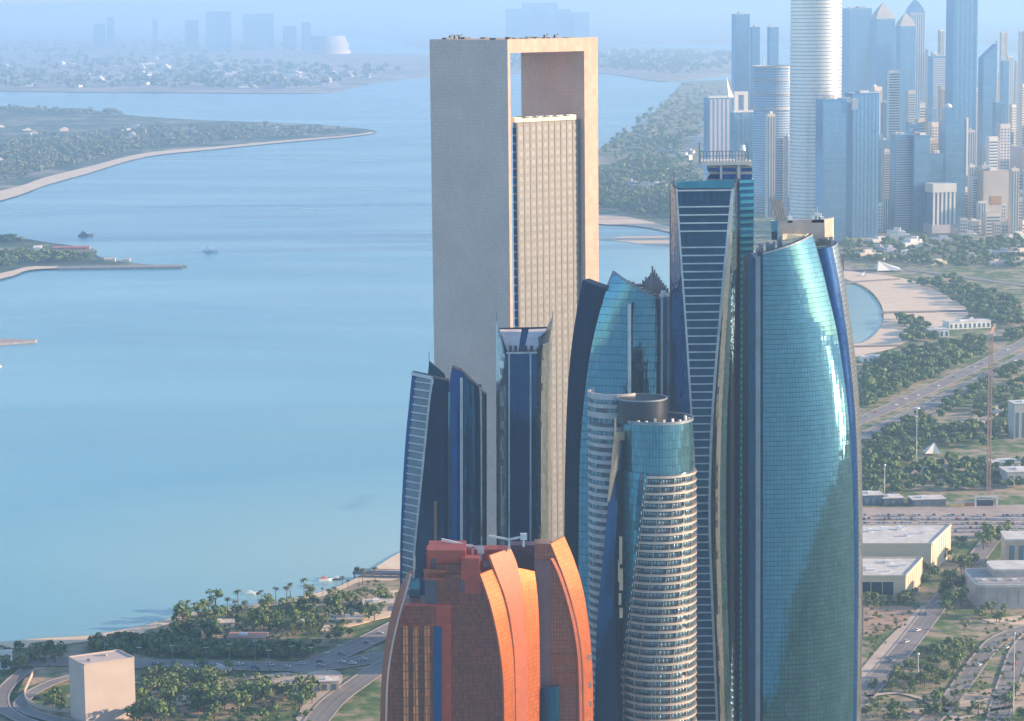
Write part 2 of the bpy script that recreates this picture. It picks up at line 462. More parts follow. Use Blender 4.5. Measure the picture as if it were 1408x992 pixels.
    for x, h in ((1119, 4), (1124, 6), (1129, 3), (1086, 3)):
        p0 = q(x, 303, 1); b.box(p0.x, p0.y, p0.z-1, p0.z+h*.5, 2.0, 2.0); b.bar((p0.x, p0.y, p0.z), (p0.x, p0.y, p0.z+h), .3)
    b.build('roof_mast', white_paint, root, kind='stuff')
    b = MB()
    for k in range(7):
        x = 1122+k*3.4; p0 = q(x, 334+k*-.3, -2); b.box(p0.x, p0.y, p0.z-1.5, p0.z+rnd.uniform(.4, 2), 1.6, 1.6)
    b.build('roof_plant', roof_grey, root, kind='stuff')
shell_tower_right()

def waist_tower():
    Y = 1080.0
    root = thing('glass_tower', 'dark blue tower with white floor lines whose front narrows to a waist', 'skyscraper', (P(970, 600, Y).x, Y+12, 0))
    L = [(930, 260), (936, 350), (944, 462), (950, 560), (954.5, 640), (957, 700), (957, 760), (955, 850), (951, 992)]
    Rr = [(1007, 260), (998, 350), (987.5, 465), (980, 560), (976.5, 640), (975.5, 700), (976.5, 760), (981, 870), (986, 992)]
    fn = surf(L, Rr, Y, Y)
    b = MB(); shell(b, fn, (0, 10, 0), 6, 50); b.build('front_panel', frame_dark, root)
    b = MB(); curtain(b, fn, 0.02, .98, 8, 3.46, .10, .15, .012, hgap=.2); b.build('glazing', glass_navy, root, kind='stuff')
    zt = fn.zt(.5); k = 0
    z = zt-.6
    while z > 4:
        if k not in (1, 6):
            a, c = fn(.02, z), fn(.98, z); o = Vector((0, -.45, 0))
            b = MB(); b.bar(a+o, c+o, .8, .55); b.build('floor_band', frame_pale, root)
        z -= 3.46; k += 1
    for us in (0.0, 1.0):
        b = MB(); strip(b, fn, us, .8, 1.1 if us else .8); b.build('edge_frame', frame_pale, root)
    # left and right curved flanks
    l2 = [(922.5, 250), (924, 400), (925, 560), (926, 700), (926, 992)]
    f2 = surf(l2, [(x-1.2, y) for x, y in L], Y+20, Y-.2, 1.0)
    b = MB(); shell(b, f2, (1, 6, 0), 8, 50); b.build('left_flank', frame_dark, root)
    b = MB(); curtain(b, f2, 0, 1, 8, 3.46, .08, .15, .03); b.build('glazing', glass_blue, root, kind='stuff')
    r2 = [(1013, 246), (1013, 400), (1011.5, 600), (1011.5, 800), (1012.5, 992)]
    f3 = surf([(x+1.6, y) for x, y in Rr], r2, Y-.2, Y+19, 2.2)
    b = MB(); shell(b, f3, (-1, 6, 0), 12, 50); b.build('right_flank', frame_grey, root)
    b = MB(); curtain(b, f3, .0, .34, 4, 3.46, .06, .15, .02); b.build('glazing', silver_clad, root, kind='stuff')
    b = MB(); curtain(b, f3, .34, .66, 4, 3.46, .06, .15, .03); b.build('flank_glazing', glass_green, root, kind='stuff')
    b = MB(); curtain(b, f3, .66, 1, 4, 3.46, .06, .15, .02); b.build('flank_cladding', silver_clad, root, kind='stuff')
    # dark joint and ribbed block
    s = surf([(1012.5, 262), (1011.5, 992)], [(1018, 262), (1017, 992)], Y+18, Y+18)
    b = MB(); shell(b, s, (0, 10, 0), 1, 2); b.build('joint', glass_navy, root)
    s = surf([(1017, 247), (1015, 992)], [(1036.5, 247), (1032, 992)], Y+20, Y+23)
    b = MB(); shell(b, s, (0, 22, 0), 2, 4); b.build('ribbed_block', glass_deep, root)
    z = s.zt(0)-.4
    while z > 4:
        b = MB(); a, c = s(0, z), s(1, z); b.extr([a+Vector((-.2, -.9, -1.25)), c+Vector((.2, -.9, -1.25)), c+Vector((.2, -.9, 0)), a+Vector((-.2, -.9, 0))], (0, 1.4, 0))
        b.build('floor_band', glass_rib, root); z -= 2.92
    # body behind and crown
    zt2 = P(970, 250, Y+12).z
    xl, xr = XA(924, Y+12, 250), XA(1012, Y+18, 250)
    b = MB(); b.prism([(xl+.6, Y+19), (XA(935, Y+10.1, 250), Y+10.1), (XA(1005, Y+10.1, 250), Y+10.1), (xr, Y+18.5), (xr, Y+38), (xl+.6, Y+38)], 0, zt-3); b.build('core_block', frame_dark, root)
    b = MB(); s = surf([(931, 246), (931, 260)], [(1008, 246), (1008, 260)], Y+1, Y+1); 
    b.extr([P(931, 259, Y+1), P(1008, 259, Y+1), P(1008, 247, Y+1), P(931, 250, Y+1)], (0, .8, 0)); b.build('parapet_glass', glass_rib, root)
    Yc = Y+26; q = lambda x, y, d=0: P(x, y, Yc+d)
    b = MB(); b.extr([q(972, 275), q(1034, 275), q(1034, 228), q(972, 228)], (1, 14, 0)); b.build('crown_block', pbr('crown_stone', (.36, .33, .32), .8), root)
    for y0, y1 in ((231, 236), (240, 246)):
        for x0, x1 in ((974, 990), (993, 1012), (1019, 1034)):
            b = MB(); b.extr([q(x0, y1, -.3), q(x1, y1, -.3), q(x1, y0, -.3), q(x0, y0, -.3)], (0, .25, 0)); b.build('window', glass_blue, root)
    for x in (991.5, 1015.5):
        b = MB(); b.extr([q(x-1.6, 250, -.8), q(x+1.6, 250, -.8), q(x+1.6, 222, -.8), q(x-1.6, 222, -.8)], (0, .7, 0)); b.build('crown_pier', frame_pale, root)
    b = MB(); b.extr([q(965, 228, -2), q(1034, 227, -2), q(1034, 222, -2), q(965, 223, -2)], (0, 18, 0)); b.build('crown_deck', pbr('deck_white', (.6, .55, .5), .7), root)
    b = MB()
    for k in range(16):
        x = 963+k*4.4; b.bar(q(x, 224, -1.5), q(x, 208, -1.5), .35)
    for y in (208.5, 215): b.bar(q(962, y, -1.5), q(1029, y-.6, -1.5), .3)
    b.build('railing', frame_grey, root)
    for x, h in ((961.5, 196), (1028, 196)):
        b = MB(); b.bar(q(x, 226, -1.6), q(x, h, -1.6), .5); b.build('mast', frame_grey, root)
    b = MB(); p0 = q(1018, 208, 2); b.box(p0.x, p0.y, p0.z-6, p0.z, 4.5, 3); b.cyl(p0.x+1, p0.y, p0.z, p0.z+2.6, 1.4, .9, 10); b.build('roof_cabin', white_paint, root)
    b = MB(); b.bar(q(964, 252, -16), q(975, 240, -16), .6); b.bar(q(975, 240, -16), q(972, 236, -16), .6); b.bar(q(968, 258, -16), q(968, 246, -16), .9); b.build('maintenance_crane', white_paint, root)
    b = MB()
    for k in range(12):
        x = 934+k*5.5; p0 = q(x, 250, -14); b.box(p0.x, p0.y, p0.z-3, p0.z+rnd.uniform(-.5, 1.0), 2, 2)
    b.build('roof_plant', frame_grey, root, kind='stuff')
    b = MB(); b.bar(q(926.5, 258, -16), q(926.5, 236, -16), .7); b.build('mast', frame_grey, root)
waist_tower()

def slant_tower():                      # wide blue tower behind the ringed one
    Y = 1115.0
    root = thing('glass_tower', 'blue glass tower with sloping peaked top and spiky grey crown behind the ringed tower', 'skyscraper', (P(850, 600, Y).x, Y+15, 0))
    A = [(801, 385), (793, 428), (786, 475), (781, 530), (778, 600), (776, 700), (776, 800), (778, 992)]
    Bq = [(834, 397), (823, 440), (813, 485), (806, 535), (800, 600), (797, 700), (796, 992)]
    f = surf(A, Bq, Y+2, Y+8)
    b = MB(); shell(b, f, (3, 8, 0), 6, 50, top=-.2); b.build('sail_wall', frame_dark, root)
    b = MB(); curtain(b, f, 0, 1, 8, 3.5, .06, .12, .01); b.build('glazing', glass_deep, root, kind='stuff')
    C = [(844, 374), (833, 402), (822, 440), (812, 485), (805, 535), (799, 600), (796, 700), (795, 992)]
    D = [(908, 412), (908, 992)]
    f = surf(C, D, Y+6, Y, 3.0)
    b = MB(); shell(b, f, (0, 8, 0), 14, 50, top=-.2); b.build('main_shell', frame_dark, root)
    b = MB(); curtain(b, f, 0, 1, 22, 3.5, .08, .15, .012, hgap=.2); b.build('glazing', glass_teal, root, kind='stuff')
    b = MB(); pts = [f(i/8, f.zt(i/8)) for i in range(9)]
    for a, c in zip(pts, pts[1:]): b.bar(a, c, .8, .8)
    b.build('coping', frame_grey, root)
    b = MB(); b.bar(P(865.5, 418, Y-4.4), P(865.5, 560, Y-4.4), 1.5, .5); b.build('pale_streak', white_paint, root)  # pale streak on the glazing, built as an upright white bar
    for x0, x1, t, m, nm, yo in ((908, 911.5, 410, frame_pale, 'corner_pier', .3), (911.5, 917, 409, glass_navy, 'side_strip', 2.0), (917, 922, 408, frame_grey, 'corner_pier', 1.2)):
        s = surf([(x0, t), (x0, 992)], [(x1, t), (x1, 992)], Y+yo, Y+yo)
        b = MB(); shell(b, s, (0, 14, 0), 1, 2); b.build(nm, m, root)
    xl, xr = XA(806, Y+14, 150), XA(921, Y+14, 150)
    z = P(880, 412, Y+10).z
    b = MB(); b.prism([(xl, Y+16.5), (XA(850, Y+14.2, 150), Y+14.2), (XA(907, Y+8.5, 150), Y+8.5), (xr-.3, Y+16), (xr-.3, Y+40), (xl+6, Y+40)], 0, z-3); b.build('core_block', frame_dark, root)
    # spiky crown of upright fins
    prof = [(872, 398), (880, 390), (888, 381), (893, 385), (897, 366), (903, 376), (909, 385), (915, 392), (921, 400)]
    Yc = Y+20
    for i in range(len(prof)*2-2):
        t = i/2; a = prof[int(t)]; c = prof[min(len(prof)-1, int(t)+1)]; fx = t-int(t)
        x, y = lerp(a[0], c[0], fx), lerp(a[1], c[1], fx)
        b = MB(); p0 = P(x, y, Yc); p1 = P(x, 420, Yc); b.bar(p1, p0, .7, 2.5)
        b.build('crown_fin', frame_grey, root)
    b = MB(); b.extr([P(870, 425, Yc+2), P(922, 425, Yc+2), P(921, 404, Yc+2), P(898, 374, Yc+2), P(872, 402, Yc+2)], (0, .8, 0)); b.build('crown_screen', pbr('crown_mesh', (.20, .21, .26), .7), root)
    b = MB(); p0 = P(912, 407, Y+4); b.cyl(p0.x, p0.y, p0.z-1, p0.z+2.2, 1.6, 1.2, 12); b.bar((p0.x, p0.y, p0.z-6), (p0.x, p0.y, p0.z-1), .6); b.build('roof_dome', white_paint, root)
    b = MB()
    for k in range(9): 
        t = k/9; p0 = P(lerp(850, 905, t), lerp(382, 408, t), Y+12); b.box(p0.x, p0.y, p0.z-4, p0.z+rnd.uniform(0, 1.4), 2.6, 3)
    b.build('roof_plant', frame_grey, root, kind='stuff')
slant_tower()

def calyx_tower():                      # narrow tower with two flared silver flanges
    Y = 1150.0
    root = thing('glass_tower', 'narrow tower with dark blue centre strip between two pale silver flanges flaring to points', 'skyscraper', (P(720, 600, Y).x, Y+12, 0))
    f = surf([(696, 485), (696.5, 992)], [(738, 485), (739, 992)], Y, Y)
    b = MB(); shell(b, f, (0, 12, 0), 2, 4); b.build('core_block', frame_dark, root)
    b = MB(); curtain(b, f, 0, 1, 9, 3.5, .06, .12, .008); b.build('glazing', glass_deep, root, kind='stuff')
    for x in (700, 729.5):
        b = MB(); b.bar(P(x, 486, Y-.6), Vector((XA(x, Y-.6, 0), Y-.6, 0)), .75, .6); b.build('frame_bar', frame_pale, root)
    b = MB(); b.bar(P(696, 485.5, Y-.6), P(739, 485, Y-.6), 1.0, .8); b.build('frame_bar', frame_pale, root)
    Li = [(684.5, 444), (687, 458), (691, 472), (694.5, 486), (696, 510), (696.5, 600), (697, 992)]
    Lo = [(682.5, 442), (682.5, 520), (683, 700), (684, 992)]
    f = surf(Lo, Li, Y+7, Y-1.5, .8)
    b = MB(); shell(b, f, (0, 5, 0), 6, 40); b.build('flange', frame_grey, root)
    b = MB(); curtain(b, f, 0, 1, 5, 3.5, .06, .12, .05); b.build('flange_cladding', silver_clad, root, kind='stuff')
    Ri = [(756, 444), (751, 456), (745, 468), (739.5, 482), (738, 510), (738, 992)]
    Ro = [(760, 438), (758.5, 500), (757.5, 600), (757, 992)]
    f = surf(Ri, Ro, Y-1.5, Y+9, 1.6)
    b = MB(); shell(b, f, (0, 5, 0), 8, 40); b.build('flange', frame_grey, root)
    b = MB(); curtain(b, f, 0, 1, 7, 3.5, .06, .12, .04); b.build('flange_cladding', silver_clad, root, kind='stuff')
    for x, y0, y1, d in ((682.8, 446, 430, 8), (760, 442, 428, 10)):
        b = MB(); b.bar(P(x, y0, Y+d), P(x, y1, Y+d), .35); b.build('mast', frame_grey, root)
    # sloping terraces between the flanges
    a = lambda x, y, d: P(x, y, Y+d)
    for pts in ([(697.5, 483, 1), (713, 483, 1), (717, 453, 16), (687, 453, 16)], [(721, 482, 1), (737, 482, 1), (752, 452, 16), (727, 453, 16)]):
        q = [a(*p) for p in pts]; b = MB(); b.extr(q, (0, 1.0, -1.0)); b.build('terrace_panel', pbr('terrace_white', (.62, .58, .60), .6), root)
    b = MB(); q = [a(713, 483, 1.4), (a(721, 482, 1.4)), a(727, 453, 16.4), a(717, 453, 16.4)]; b.extr(q, (0, .8, -.8)); b.build('terrace_gutter', glass_deep, root)
    b = MB(); b.bar(a(685, 452.5, 16.5), a(755, 451, 16.5), .9, .9); b.build('frame_bar', frame_dark, root)
    b = MB()
    for x in (702, 709, 718, 723, 731):
        p0 = a(x, 481, .4); b.box(p0.x, p0.y, p0.z-1, p0.z+1.8, 1.4, 1.2)
    b.build('roof_plant', dark_metal, root, kind='stuff')
    b = MB(); b.prism([(P(688, 460, Y+17).x, Y+12.2), (P(754, 460, Y+17).x, Y+12.2), (P(754, 460, Y+17).x, Y+36), (P(688, 460, Y+17).x, Y+36)], 0, a(720, 453, 17).z-2); b.build('rear_block', frame_dark, root)
calyx_tower()

def fan_tower():                        # lowest of the glass group, at the left
    Y = 1150.0
    root = thing('glass_tower', 'dark blue glass tower at the left with a leaning lined slab and sail shaped tops', 'skyscraper', (P(605, 650, Y).x, Y+10, 0))
    L = [(566.5, 514), (562, 560), (558, 600), (553.5, 670), (550.5, 740), (550, 800), (550, 992)]
    Rr = [(595, 520), (590, 560), (586, 600), (579, 670), (572, 740), (569, 790), (567, 992)]
    f = surf(L, Rr, Y+3, Y-2)
    b = MB(); shell(b, f, (0, 10, 0), 4, 40); b.build('lined_slab', frame_dark, root)
    b = MB(); curtain(b, f, .02, .2, 1, 3.5, .1, .12, .01); b.build('margin_glazing', glass_blue, root, kind='stuff')
    b = MB(); curtain(b, f, .22, .95, 5, 3.5, .1, .12, .03); b.build('glazing', pbr('lined_glass', (.15, .19, .25), .15, .4), root, kind='stuff')
    z = f.zt(.5)-3.0
    while z > 4:
        a, c = f(.18, z+.4), f(.96, z-.2); b = MB(); b.bar(a+Vector((0, -.5, 0)), c+Vector((0, -.5, 0)), .7, .55); b.build('floor_band', frame_pale, root); z -= 3.56
    b = MB(); strip(b, f, .98, .6, .9); b.build('edge_frame', frame_pale, root)
    b = MB(); pts = [f(0, f.zt(0)), f(1, f.zt(1))]; b.bar(pts[0], pts[1], 1.6, 1.2); b.build('coping', frame_pale, root)
    # dark sail
    f = surf([(x+1.5, y) for x, y in Rr], [(617, 524.5), (617, 992)], Y-2, Y+5)
    b = MB(); shell(b, f, (0, 8, 0), 4, 40); b.build('dark_sail', frame_dark, root)
    b = MB(); curtain(b, f, 0, 1, 6, 3.5, .06, .12, .01); b.build('glazing', glass_deep, root, kind='stuff')
    b = MB(); b.extr([P(597, 690, Y+1.0), P(600.5, 690, Y+1.0), P(600.5, 790, Y+1.0), P(597, 790, Y+1.0)], (0, .5, 0)); b.build('orange_reflection', pbr('reflection_metal', (.55, .3, .2), .25, .8), root)  # orange reflection on the dark glass, modelled as a metallic strip
    # peaked sail with pale ribs
    f = surf([(617.5, 530), (617.5, 992)], [(635, 504), (635, 992)], Y+2, Y+1, .5)
    f.zt = lambda u, a=P(617.5, 530, Y).z, c=P(622, 506, Y).z, e=P(635, 511, Y).z: lerp(a, c, u/.25) if u < .25 else lerp(c, e, (u-.25)/.75)
    b = MB(); shell(b, f, (0, 8, 0), 8, 40); b.build('peaked_sail', frame_dark, root)
    b = MB(); curtain(b, f, 0, 1, 6, 3.5, .06, .12, .01); b.build('glazing', glass_blue, root, kind='stuff')
    g = surf([(635, 511), (635, 992)], [(658, 533), (660, 600), (661, 992)], Y+1, Y+3, 1.0)
    b = MB(); shell(b, g, (0, 8, 0), 8, 40); b.build('peaked_sail', frame_dark, root)
    b = MB(); curtain(b, g, 0, 1, 7, 3.5, .06, .12, .02); b.build('glazing', glass_navy, root, kind='stuff')
    b = MB(); strip(b, f, 0.02, .7, 1.1, top=-4); b.build('pale_rib', glass_green, root)
    b = MB(); strip(b, f, .97, .8, 1.3, top=-3); b.build('pale_rib', frame_pale, root)
    h = surf([(658.5, 534), (660.5, 600), (661, 992)], [(669, 543), (669, 992)], Y+2.5, Y+9, 1.0)
    b = MB(); shell(b, h, (0, 6, 0), 6, 40); b.build('silver_flank', frame_grey, root)
    b = MB(); curtain(b, h, 0, 1, 4, 3.5, .06, .12, .03); b.build('flank_cladding', silver_clad, root, kind='stuff')
    b = MB(); b.extr([P(588, 520, Y+22), P(614, 526, Y+22), P(611, 514, Y+22), P(590, 496, Y+22)], (0, .8, 0)); b.build('rear_sail', glass_green, root)
    b = MB(); b.bar(P(590, 498, Y+22), P(590, 484, Y+22), .3); b.build('mast', frame_grey, root)
    zb = P(610, 528, Y+12).z
    b = MB(); b.prism([(P(568, 600, Y+11).x, Y+13.2), (P(657, 600, Y+11).x, Y+11.4), (P(662, 600, Y+11).x, Y+36), (P(580, 600, Y+11).x, Y+36)], 0, zb-4); b.build('core_block', frame_dark, root)
    b = MB()
    for k in range(14):
        t = k/14; p0 = P(lerp(600, 616, t), 524, Y+9); b.box(p0.x, p0.y, p0.z-5, p0.z+rnd.uniform(-.5, 1), 1.4, 2)
    b.build('roof_plant', frame_grey, root, kind='stuff')
fan_tower()

# ================================================================== ROUND RINGED TOWER
def ringed_tower():
    Y = 1034.0; cz = 700
    cx = P(904, cz, Y).x; r = (P(957.5, cz, Y).x-P(850.5, cz, Y).x)/2
    root = thing('residential_tower', 'round tower wrapped in cream balcony rings, teal glass drum and dark cylinder on top', 'skyscraper', (cx, Y, 0))
    zr = P(920, 655, Y-r).z                       # top of the ringed part
    zd = P(905, 585, Y-r).z                       # top of the glass drum
    core = MB(); core.cyl(cx, Y, 0, zr, r-1.3, n=64); core.build('core_wall', pbr('core_glass', (.05, .07, .10), .25, .3), root, smooth=False)
    def cylfn(rad, zt):
        fn = lambda u, z: Vector((cx+rad*math.cos(lerp(math.pi, 2*math.pi, u)), Y+rad*math.sin(lerp(math.pi, 2*math.pi, u)), z))
        fn.zt = lambda u: zt
        return fn
    rd = (P(952, 620, Y).x-P(854, 620, Y).x)/2
    f = cylfn(rd, zd)
    b = MB(); b.cyl(cx, Y, zr-.2, zd-.3, rd-.2, n=64); b.build('drum_wall', frame_dark, root)
    b = MB(); curtain(b, f, 0, 1, 34, 3.4, .10, .05, .03, z0=zr-30, hgap=.14); b.build('drum_glazing', glass_green, root, kind='stuff')
    b = MB(); b.ring(cx, Y, zd-.3, zd+.8, rd-.8, rd+.3, 0, 2*math.pi-.001, 64); b.build('drum_coping', frame_grey, root)
    # smooth glass wedge left of the rings: its edge walks left going down
    def ang_at(z):
        px = lerp(889, 856, max(0, min(1, (zr-z)/(zr-P(857, 930, Y-r).z)))); x = XA(px, Y-r*.7, z)
        return math.pi+math.acos(max(-1, min(1, (cx-x)/r)))
    b = MB(); z = 2.0
    while z < zr:
        a1 = ang_at(z+1.7); n = max(2, int((a1-math.pi)/.11)); a0 = math.pi+.1
        for i in range(n):
            p, q = lerp(a0, a1, i/n)+.003, lerp(a0, a1, (i+1)/n)-.003; rr = r-.5+rnd.uniform(-.03, .03)
            b.add([(cx+rr*math.cos(p), Y+rr*math.sin(p), z+.08), (cx+rr*math.cos(q), Y+rr*math.sin(q), z+.08), (cx+rr*math.cos(q), Y+rr*math.sin(q), z+3.3), (cx+rr*math.cos(p), Y+rr*math.sin(p), z+3.3)], [(0, 1, 2, 3)])
        z += 3.4
    b.build('wedge_glazing', glass_wedge, root, kind='stuff')
    cream = pbr('cream_band', (.52, .46, .41), .34, .35, .06)
    win = glass('balcony_glass', (.12, .21, .27), .1, .5, .25)
    z = zr-1.1; k = 0
    wb = MB(); mu = MB()
    while z > 2:
        a0 = ang_at(z); a1 = 2*math.pi+.5
        b = MB(); b.ring(cx, Y, z, z+.85, r-1.2, r+.15, a0, a1, 34); b.build('balcony_band', cream, root)
        n = 26
        for i in range(n):
            p, q = lerp(a0, a1, i/n), lerp(a0, a1, (i+1)/n)
            if rnd.random() < .95: wb.ring(cx, Y, z-2.3, z-.08, r-1.28, r-1.1, p+.006, q-.006, 2)
            if i % 4 == 0: mu.ring(cx, Y, z-2.3, z, r-1.25, r-.45, p-.006, p+.006, 1)
        z -= 3.4; k += 1
    wb.build('window', win, root, kind='stuff'); mu.build('balcony_partition', cream, root, kind='stuff')
    # rail between glass wedge and rings
    b = MB(); z = 2.0
    while z < zr:
        a = ang_at(z)-.03; b.box(cx+(r-.1)*math.cos(a), Y+(r-.1)*math.sin(a), z, z+1.2, .3, .3, a); z += 3.4
    b.build('edge_post', white_paint, root, kind='stuff')
    # dark cylinder
    pc = P(883, 560, Y); rp = (P(917.5, 560, Y).x-P(848.5, 560, Y).x)/2
    zp = P(883, 547, Y).z
    dm = pbr('drum_metal', (.035, .04, .055), .36, .6)
    b = MB(); b.cyl(pc.x, Y, zd-1, zp, rp, n=56); b.build('penthouse_drum', dm, root, smooth=False)
    for p_ in root.children[-1].data.polygons: p_.use_smooth = len(p_.vertices) == 4
    b = MB(); b.ring(pc.x, Y, zp-.3, zp+.25, rp-.3, rp+.1, 0, 2*math.pi-.001, 56); b.build('drum_rim', frame_grey, root)
    b = MB()
    for k in range(9):
        a = R(215+k*16); b.box(cx+(rd-1.5)*math.cos(a), Y+(rd-1.5)*math.sin(a), zd, zd+rnd.uniform(1, 2.6), .9, .9, a)
    b.build('roof_plant', white_paint, root, kind='stuff')
    # second, lower cylinder at the back left
    c2 = P(846, 600, Y+14); r2 = c2.x-P(808, 600, Y+14).x; z2 = P(846, 537, Y+14).z
    b = MB(); b.cyl(c2.x, Y+14, 0, z2-3.2, r2-1, n=48); b.build('wing_wall', pbr('wing_core', (.05, .07, .10), .3), root)
    z = z2-1.2; k = 0; wb2 = MB()
    grey = pbr('grey_band', (.40, .39, .40), .5)
    while z > 2:
        tall = 2.4 if k in (0, 2) else 1.6
        b = MB(); b.ring(c2.x, Y+14, z-tall+1.2, z+1.2, r2-1.1, r2, math.pi*.8, math.pi*1.75, 24); b.build('wing_band', grey, root)
        for i in range(9):
            if k == 3 or rnd.random() < .7:
                p = lerp(math.pi*.95, math.pi*1.6, i/9); wb2.ring(c2.x, Y+14, z-tall-.9, z-tall+1.1, r2-1.02, r2-.9, p+.02, p+.2, 2)
        z -= tall+1.9 if k != 2 else tall+3.6; k += 1
    wb2.build('wing_window', win, root, kind='stuff')
    # dark flat wall and a golden reflection built as a fin between the two cylinders
    f = surf([(848, 606), (842, 650), (836, 700), (828, 780), (821, 860), (817, 992)], [(856, 606), (852, 660), (848, 720), (845, 800), (846, 900), (850, 992)], Y-4, Y-9)
    b = MB(); shell(b, f, (3, 6, 0), 4, 40); b.build('slot_wall', frame_dark, root)
    b = MB(); curtain(b, f, 0, 1, 6, 3.4, .06, .12, .02); b.build('slot_glazing', glass_deep, root, kind='stuff')
    wm = pbr('glimmer_metal', (.62, .42, .30), .28, .6, .12)
    q = lambda x, y, d=0.: P(x, y, Y-9.5+d)
    b = MB(); pts = [q(845, 595), q(859.5, 593, 3), q(858, 615, 3), q(852, 641, 2), q(846, 655, 1), q(838, 690, 0), q(835, 690, 0), q(839, 655, 0), q(842, 620, 0)]
    b.extr(pts, (.6, 2.2, 0)); b.build('reflection_fin', wm, root)
    b = MB(); b.bar(q(846, 600), q(846, 575), .8, .8); b.build('fin_tip', wm, root)
    for x, y0, y1, wd in ((853.5, 738, 776, 1.2), (854, 782, 812, 1.5), (852.5, 816, 832, 1.1), (854, 836, 850, 1.4), (851, 770, 800, .7)):
        b = MB(); b.bar(q(x, y0, -1.2), q(x, y1, -1.2), wd, .5); b.build('glimmer_strip', wm, root)  # orange glimmer on the glass, built as thin metal bars
ringed_tower()

# ================================================================== COPPER HOTEL
def copper_hotel():
    Y = 950.0
    base = P(680, 900, Y)
    root = thing('hotel_block', 'copper clad hotel in front of the group with curved golden fins and red roof', 'hotel', (base.x, Y+12, 0))
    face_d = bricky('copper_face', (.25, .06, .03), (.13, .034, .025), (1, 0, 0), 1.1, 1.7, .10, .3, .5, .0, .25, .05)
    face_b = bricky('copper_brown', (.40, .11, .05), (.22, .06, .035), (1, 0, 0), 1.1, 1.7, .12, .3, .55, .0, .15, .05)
    gold = bricky('copper_gold_sunlit', (.58, .155, .04), (.33, .085, .024), (.45, .9, 0), 1.6, 1.7, .10, .33, .55, .0, .14, .05)  # copper brightened for fins facing the sun: light put into the colour
    orange = bricky('copper_orange', (.33, .075, .025), (.21, .05, .02), (.6, .8, 0), 1.6, 1.7, .10, .55, .155, .0, .12, .05)  # copper darkened for the less lit fin, also on rims and gallery
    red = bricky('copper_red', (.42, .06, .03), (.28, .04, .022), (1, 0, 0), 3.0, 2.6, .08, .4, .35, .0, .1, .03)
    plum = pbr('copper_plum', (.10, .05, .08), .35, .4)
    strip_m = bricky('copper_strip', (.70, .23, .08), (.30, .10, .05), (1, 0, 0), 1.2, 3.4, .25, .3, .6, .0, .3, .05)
    q = lambda x, y, d=0.0: P(x, y, Y+d)
    def down(pts, d=0.0):                # take an outline's lower corners down to the ground
        return pts
    def gx(x, d=0.0): return Vector((XA(x, Y+d, 0), Y+d, 0))
    def block(name, x0, x1, top, d, depth, m, top1=None, label=None):
        b = MB(); a = [q(x0, top, d), q(x1, top1 or top, d)]
        b.extr([gx(x0, d), gx(x1, d), a[1], a[0]], (0, depth, 0)); return b.build(name, m, root, label=label)
    def sail(face_m, fin_m, edge_pts, xin, d, vec, outer=None, finname='sail_fin', facename='sail_face', rim=None):
        """flat face whose right edge is the curve edge_pts; the curve is pushed along vec to give the fin's broad side"""
        e = [q(x, y, d) for x, y in catmull(edge_pts, 4)]
        bot = Vector((e[-1].x, Y+d, 0))
        if xin is not None:
            b = MB(); tl = q(xin, edge_pts[0][1], d); b.extr([Vector((tl.x, Y+d, 0)), bot-Vector((.05, 0, 0))]+[p-Vector((.05, 0, 0)) for p in e[::-1]]+([tl] if xin < edge_pts[0][0]-.5 else []), (0, .9*vec[1], 0)); b.build(facename, face_m, root)
        v = Vector(vec)
        if outer:
            eo_ = [q(x, y, d+vec[1]) for x, y in catmull(outer, 4)]; n_ = len(e); eo_ = [eo_[min(len(eo_)-1, round(i*(len(eo_)-1)/(n_-1)))] for i in range(n_)]
            A = [[p, o2] for p, o2 in zip(e, eo_)]+[[bot, Vector((eo_[-1].x, eo_[-1].y, 0))]]
        else: A = [[p, p+v] for p in e+[bot]]
        B = [[a_[0]-Vector((.88, -.4, .0)), a_[1]-Vector((.9, 0, 0))] for a_ in A]
        b = MB(); b.thick(A, B); b.build(finname, fin_m, root, smooth=True)
        if rim is not None:
            for off in (0.0,):
                b = MB()
                for a, c in zip(A, A[1:]): b.bar(a[0]+Vector((-.3, -.3, 0)), c[0]+Vector((-.3, -.3, 0)), .8, .8)
                b.build('fin_rim', rim, root)
    # --- left wing
    b = MB()
    eo = [(562, 786), (551, 805), (541, 832), (533, 866), (527, 905), (524, 945), (522.5, 992)]
    ei = [(564, 790), (557, 815), (548, 846), (540, 880), (534, 915), (531, 950), (530, 992)]
    o_, i_ = catmull(eo, 4), catmull(ei, 4)
    A = [[q(*p, 6), q(*s_, 0)] for p, s_ in zip(o_, i_)]
    A.append([Vector((A[-1][0].x, A[-1][0].y, 0)), Vector((A[-1][1].x, A[-1][1].y, 0))])
    B = [[p[0]+Vector((1, 3, 0)), p[1]+Vector((1, 3, 0))] for p in A]
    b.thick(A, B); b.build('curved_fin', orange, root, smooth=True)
    b = MB()
    for a, c in zip(A, A[1:]): b.bar(a[1]+Vector((.3, -.3, 0)), c[1]+Vector((.3, -.3, 0)), .7, .7)
    b.build('fin_rim', pbr('rim_pale', (.55, .42, .38), .4, .5), root)
    e = [q(x+1, y, 0.5) for x, y in i_]
    b = MB(); bl = Vector((e[-1].x, Y+.5, 0)); tr = q(600, 834, .5)
    pts = [p for p, (x, y) in zip(e, i_) if y > 834]
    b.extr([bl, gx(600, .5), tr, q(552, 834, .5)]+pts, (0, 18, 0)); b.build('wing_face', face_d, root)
    block('roof_box', 556, 620, 832, 1.0, 12, red)
    b = MB(); b.extr([q(572, 858, .8), q(581, 858, .8), q(581, 842, .8), q(572, 842, .8)], (0, .15, 0)); b.build('opening', plum, root)
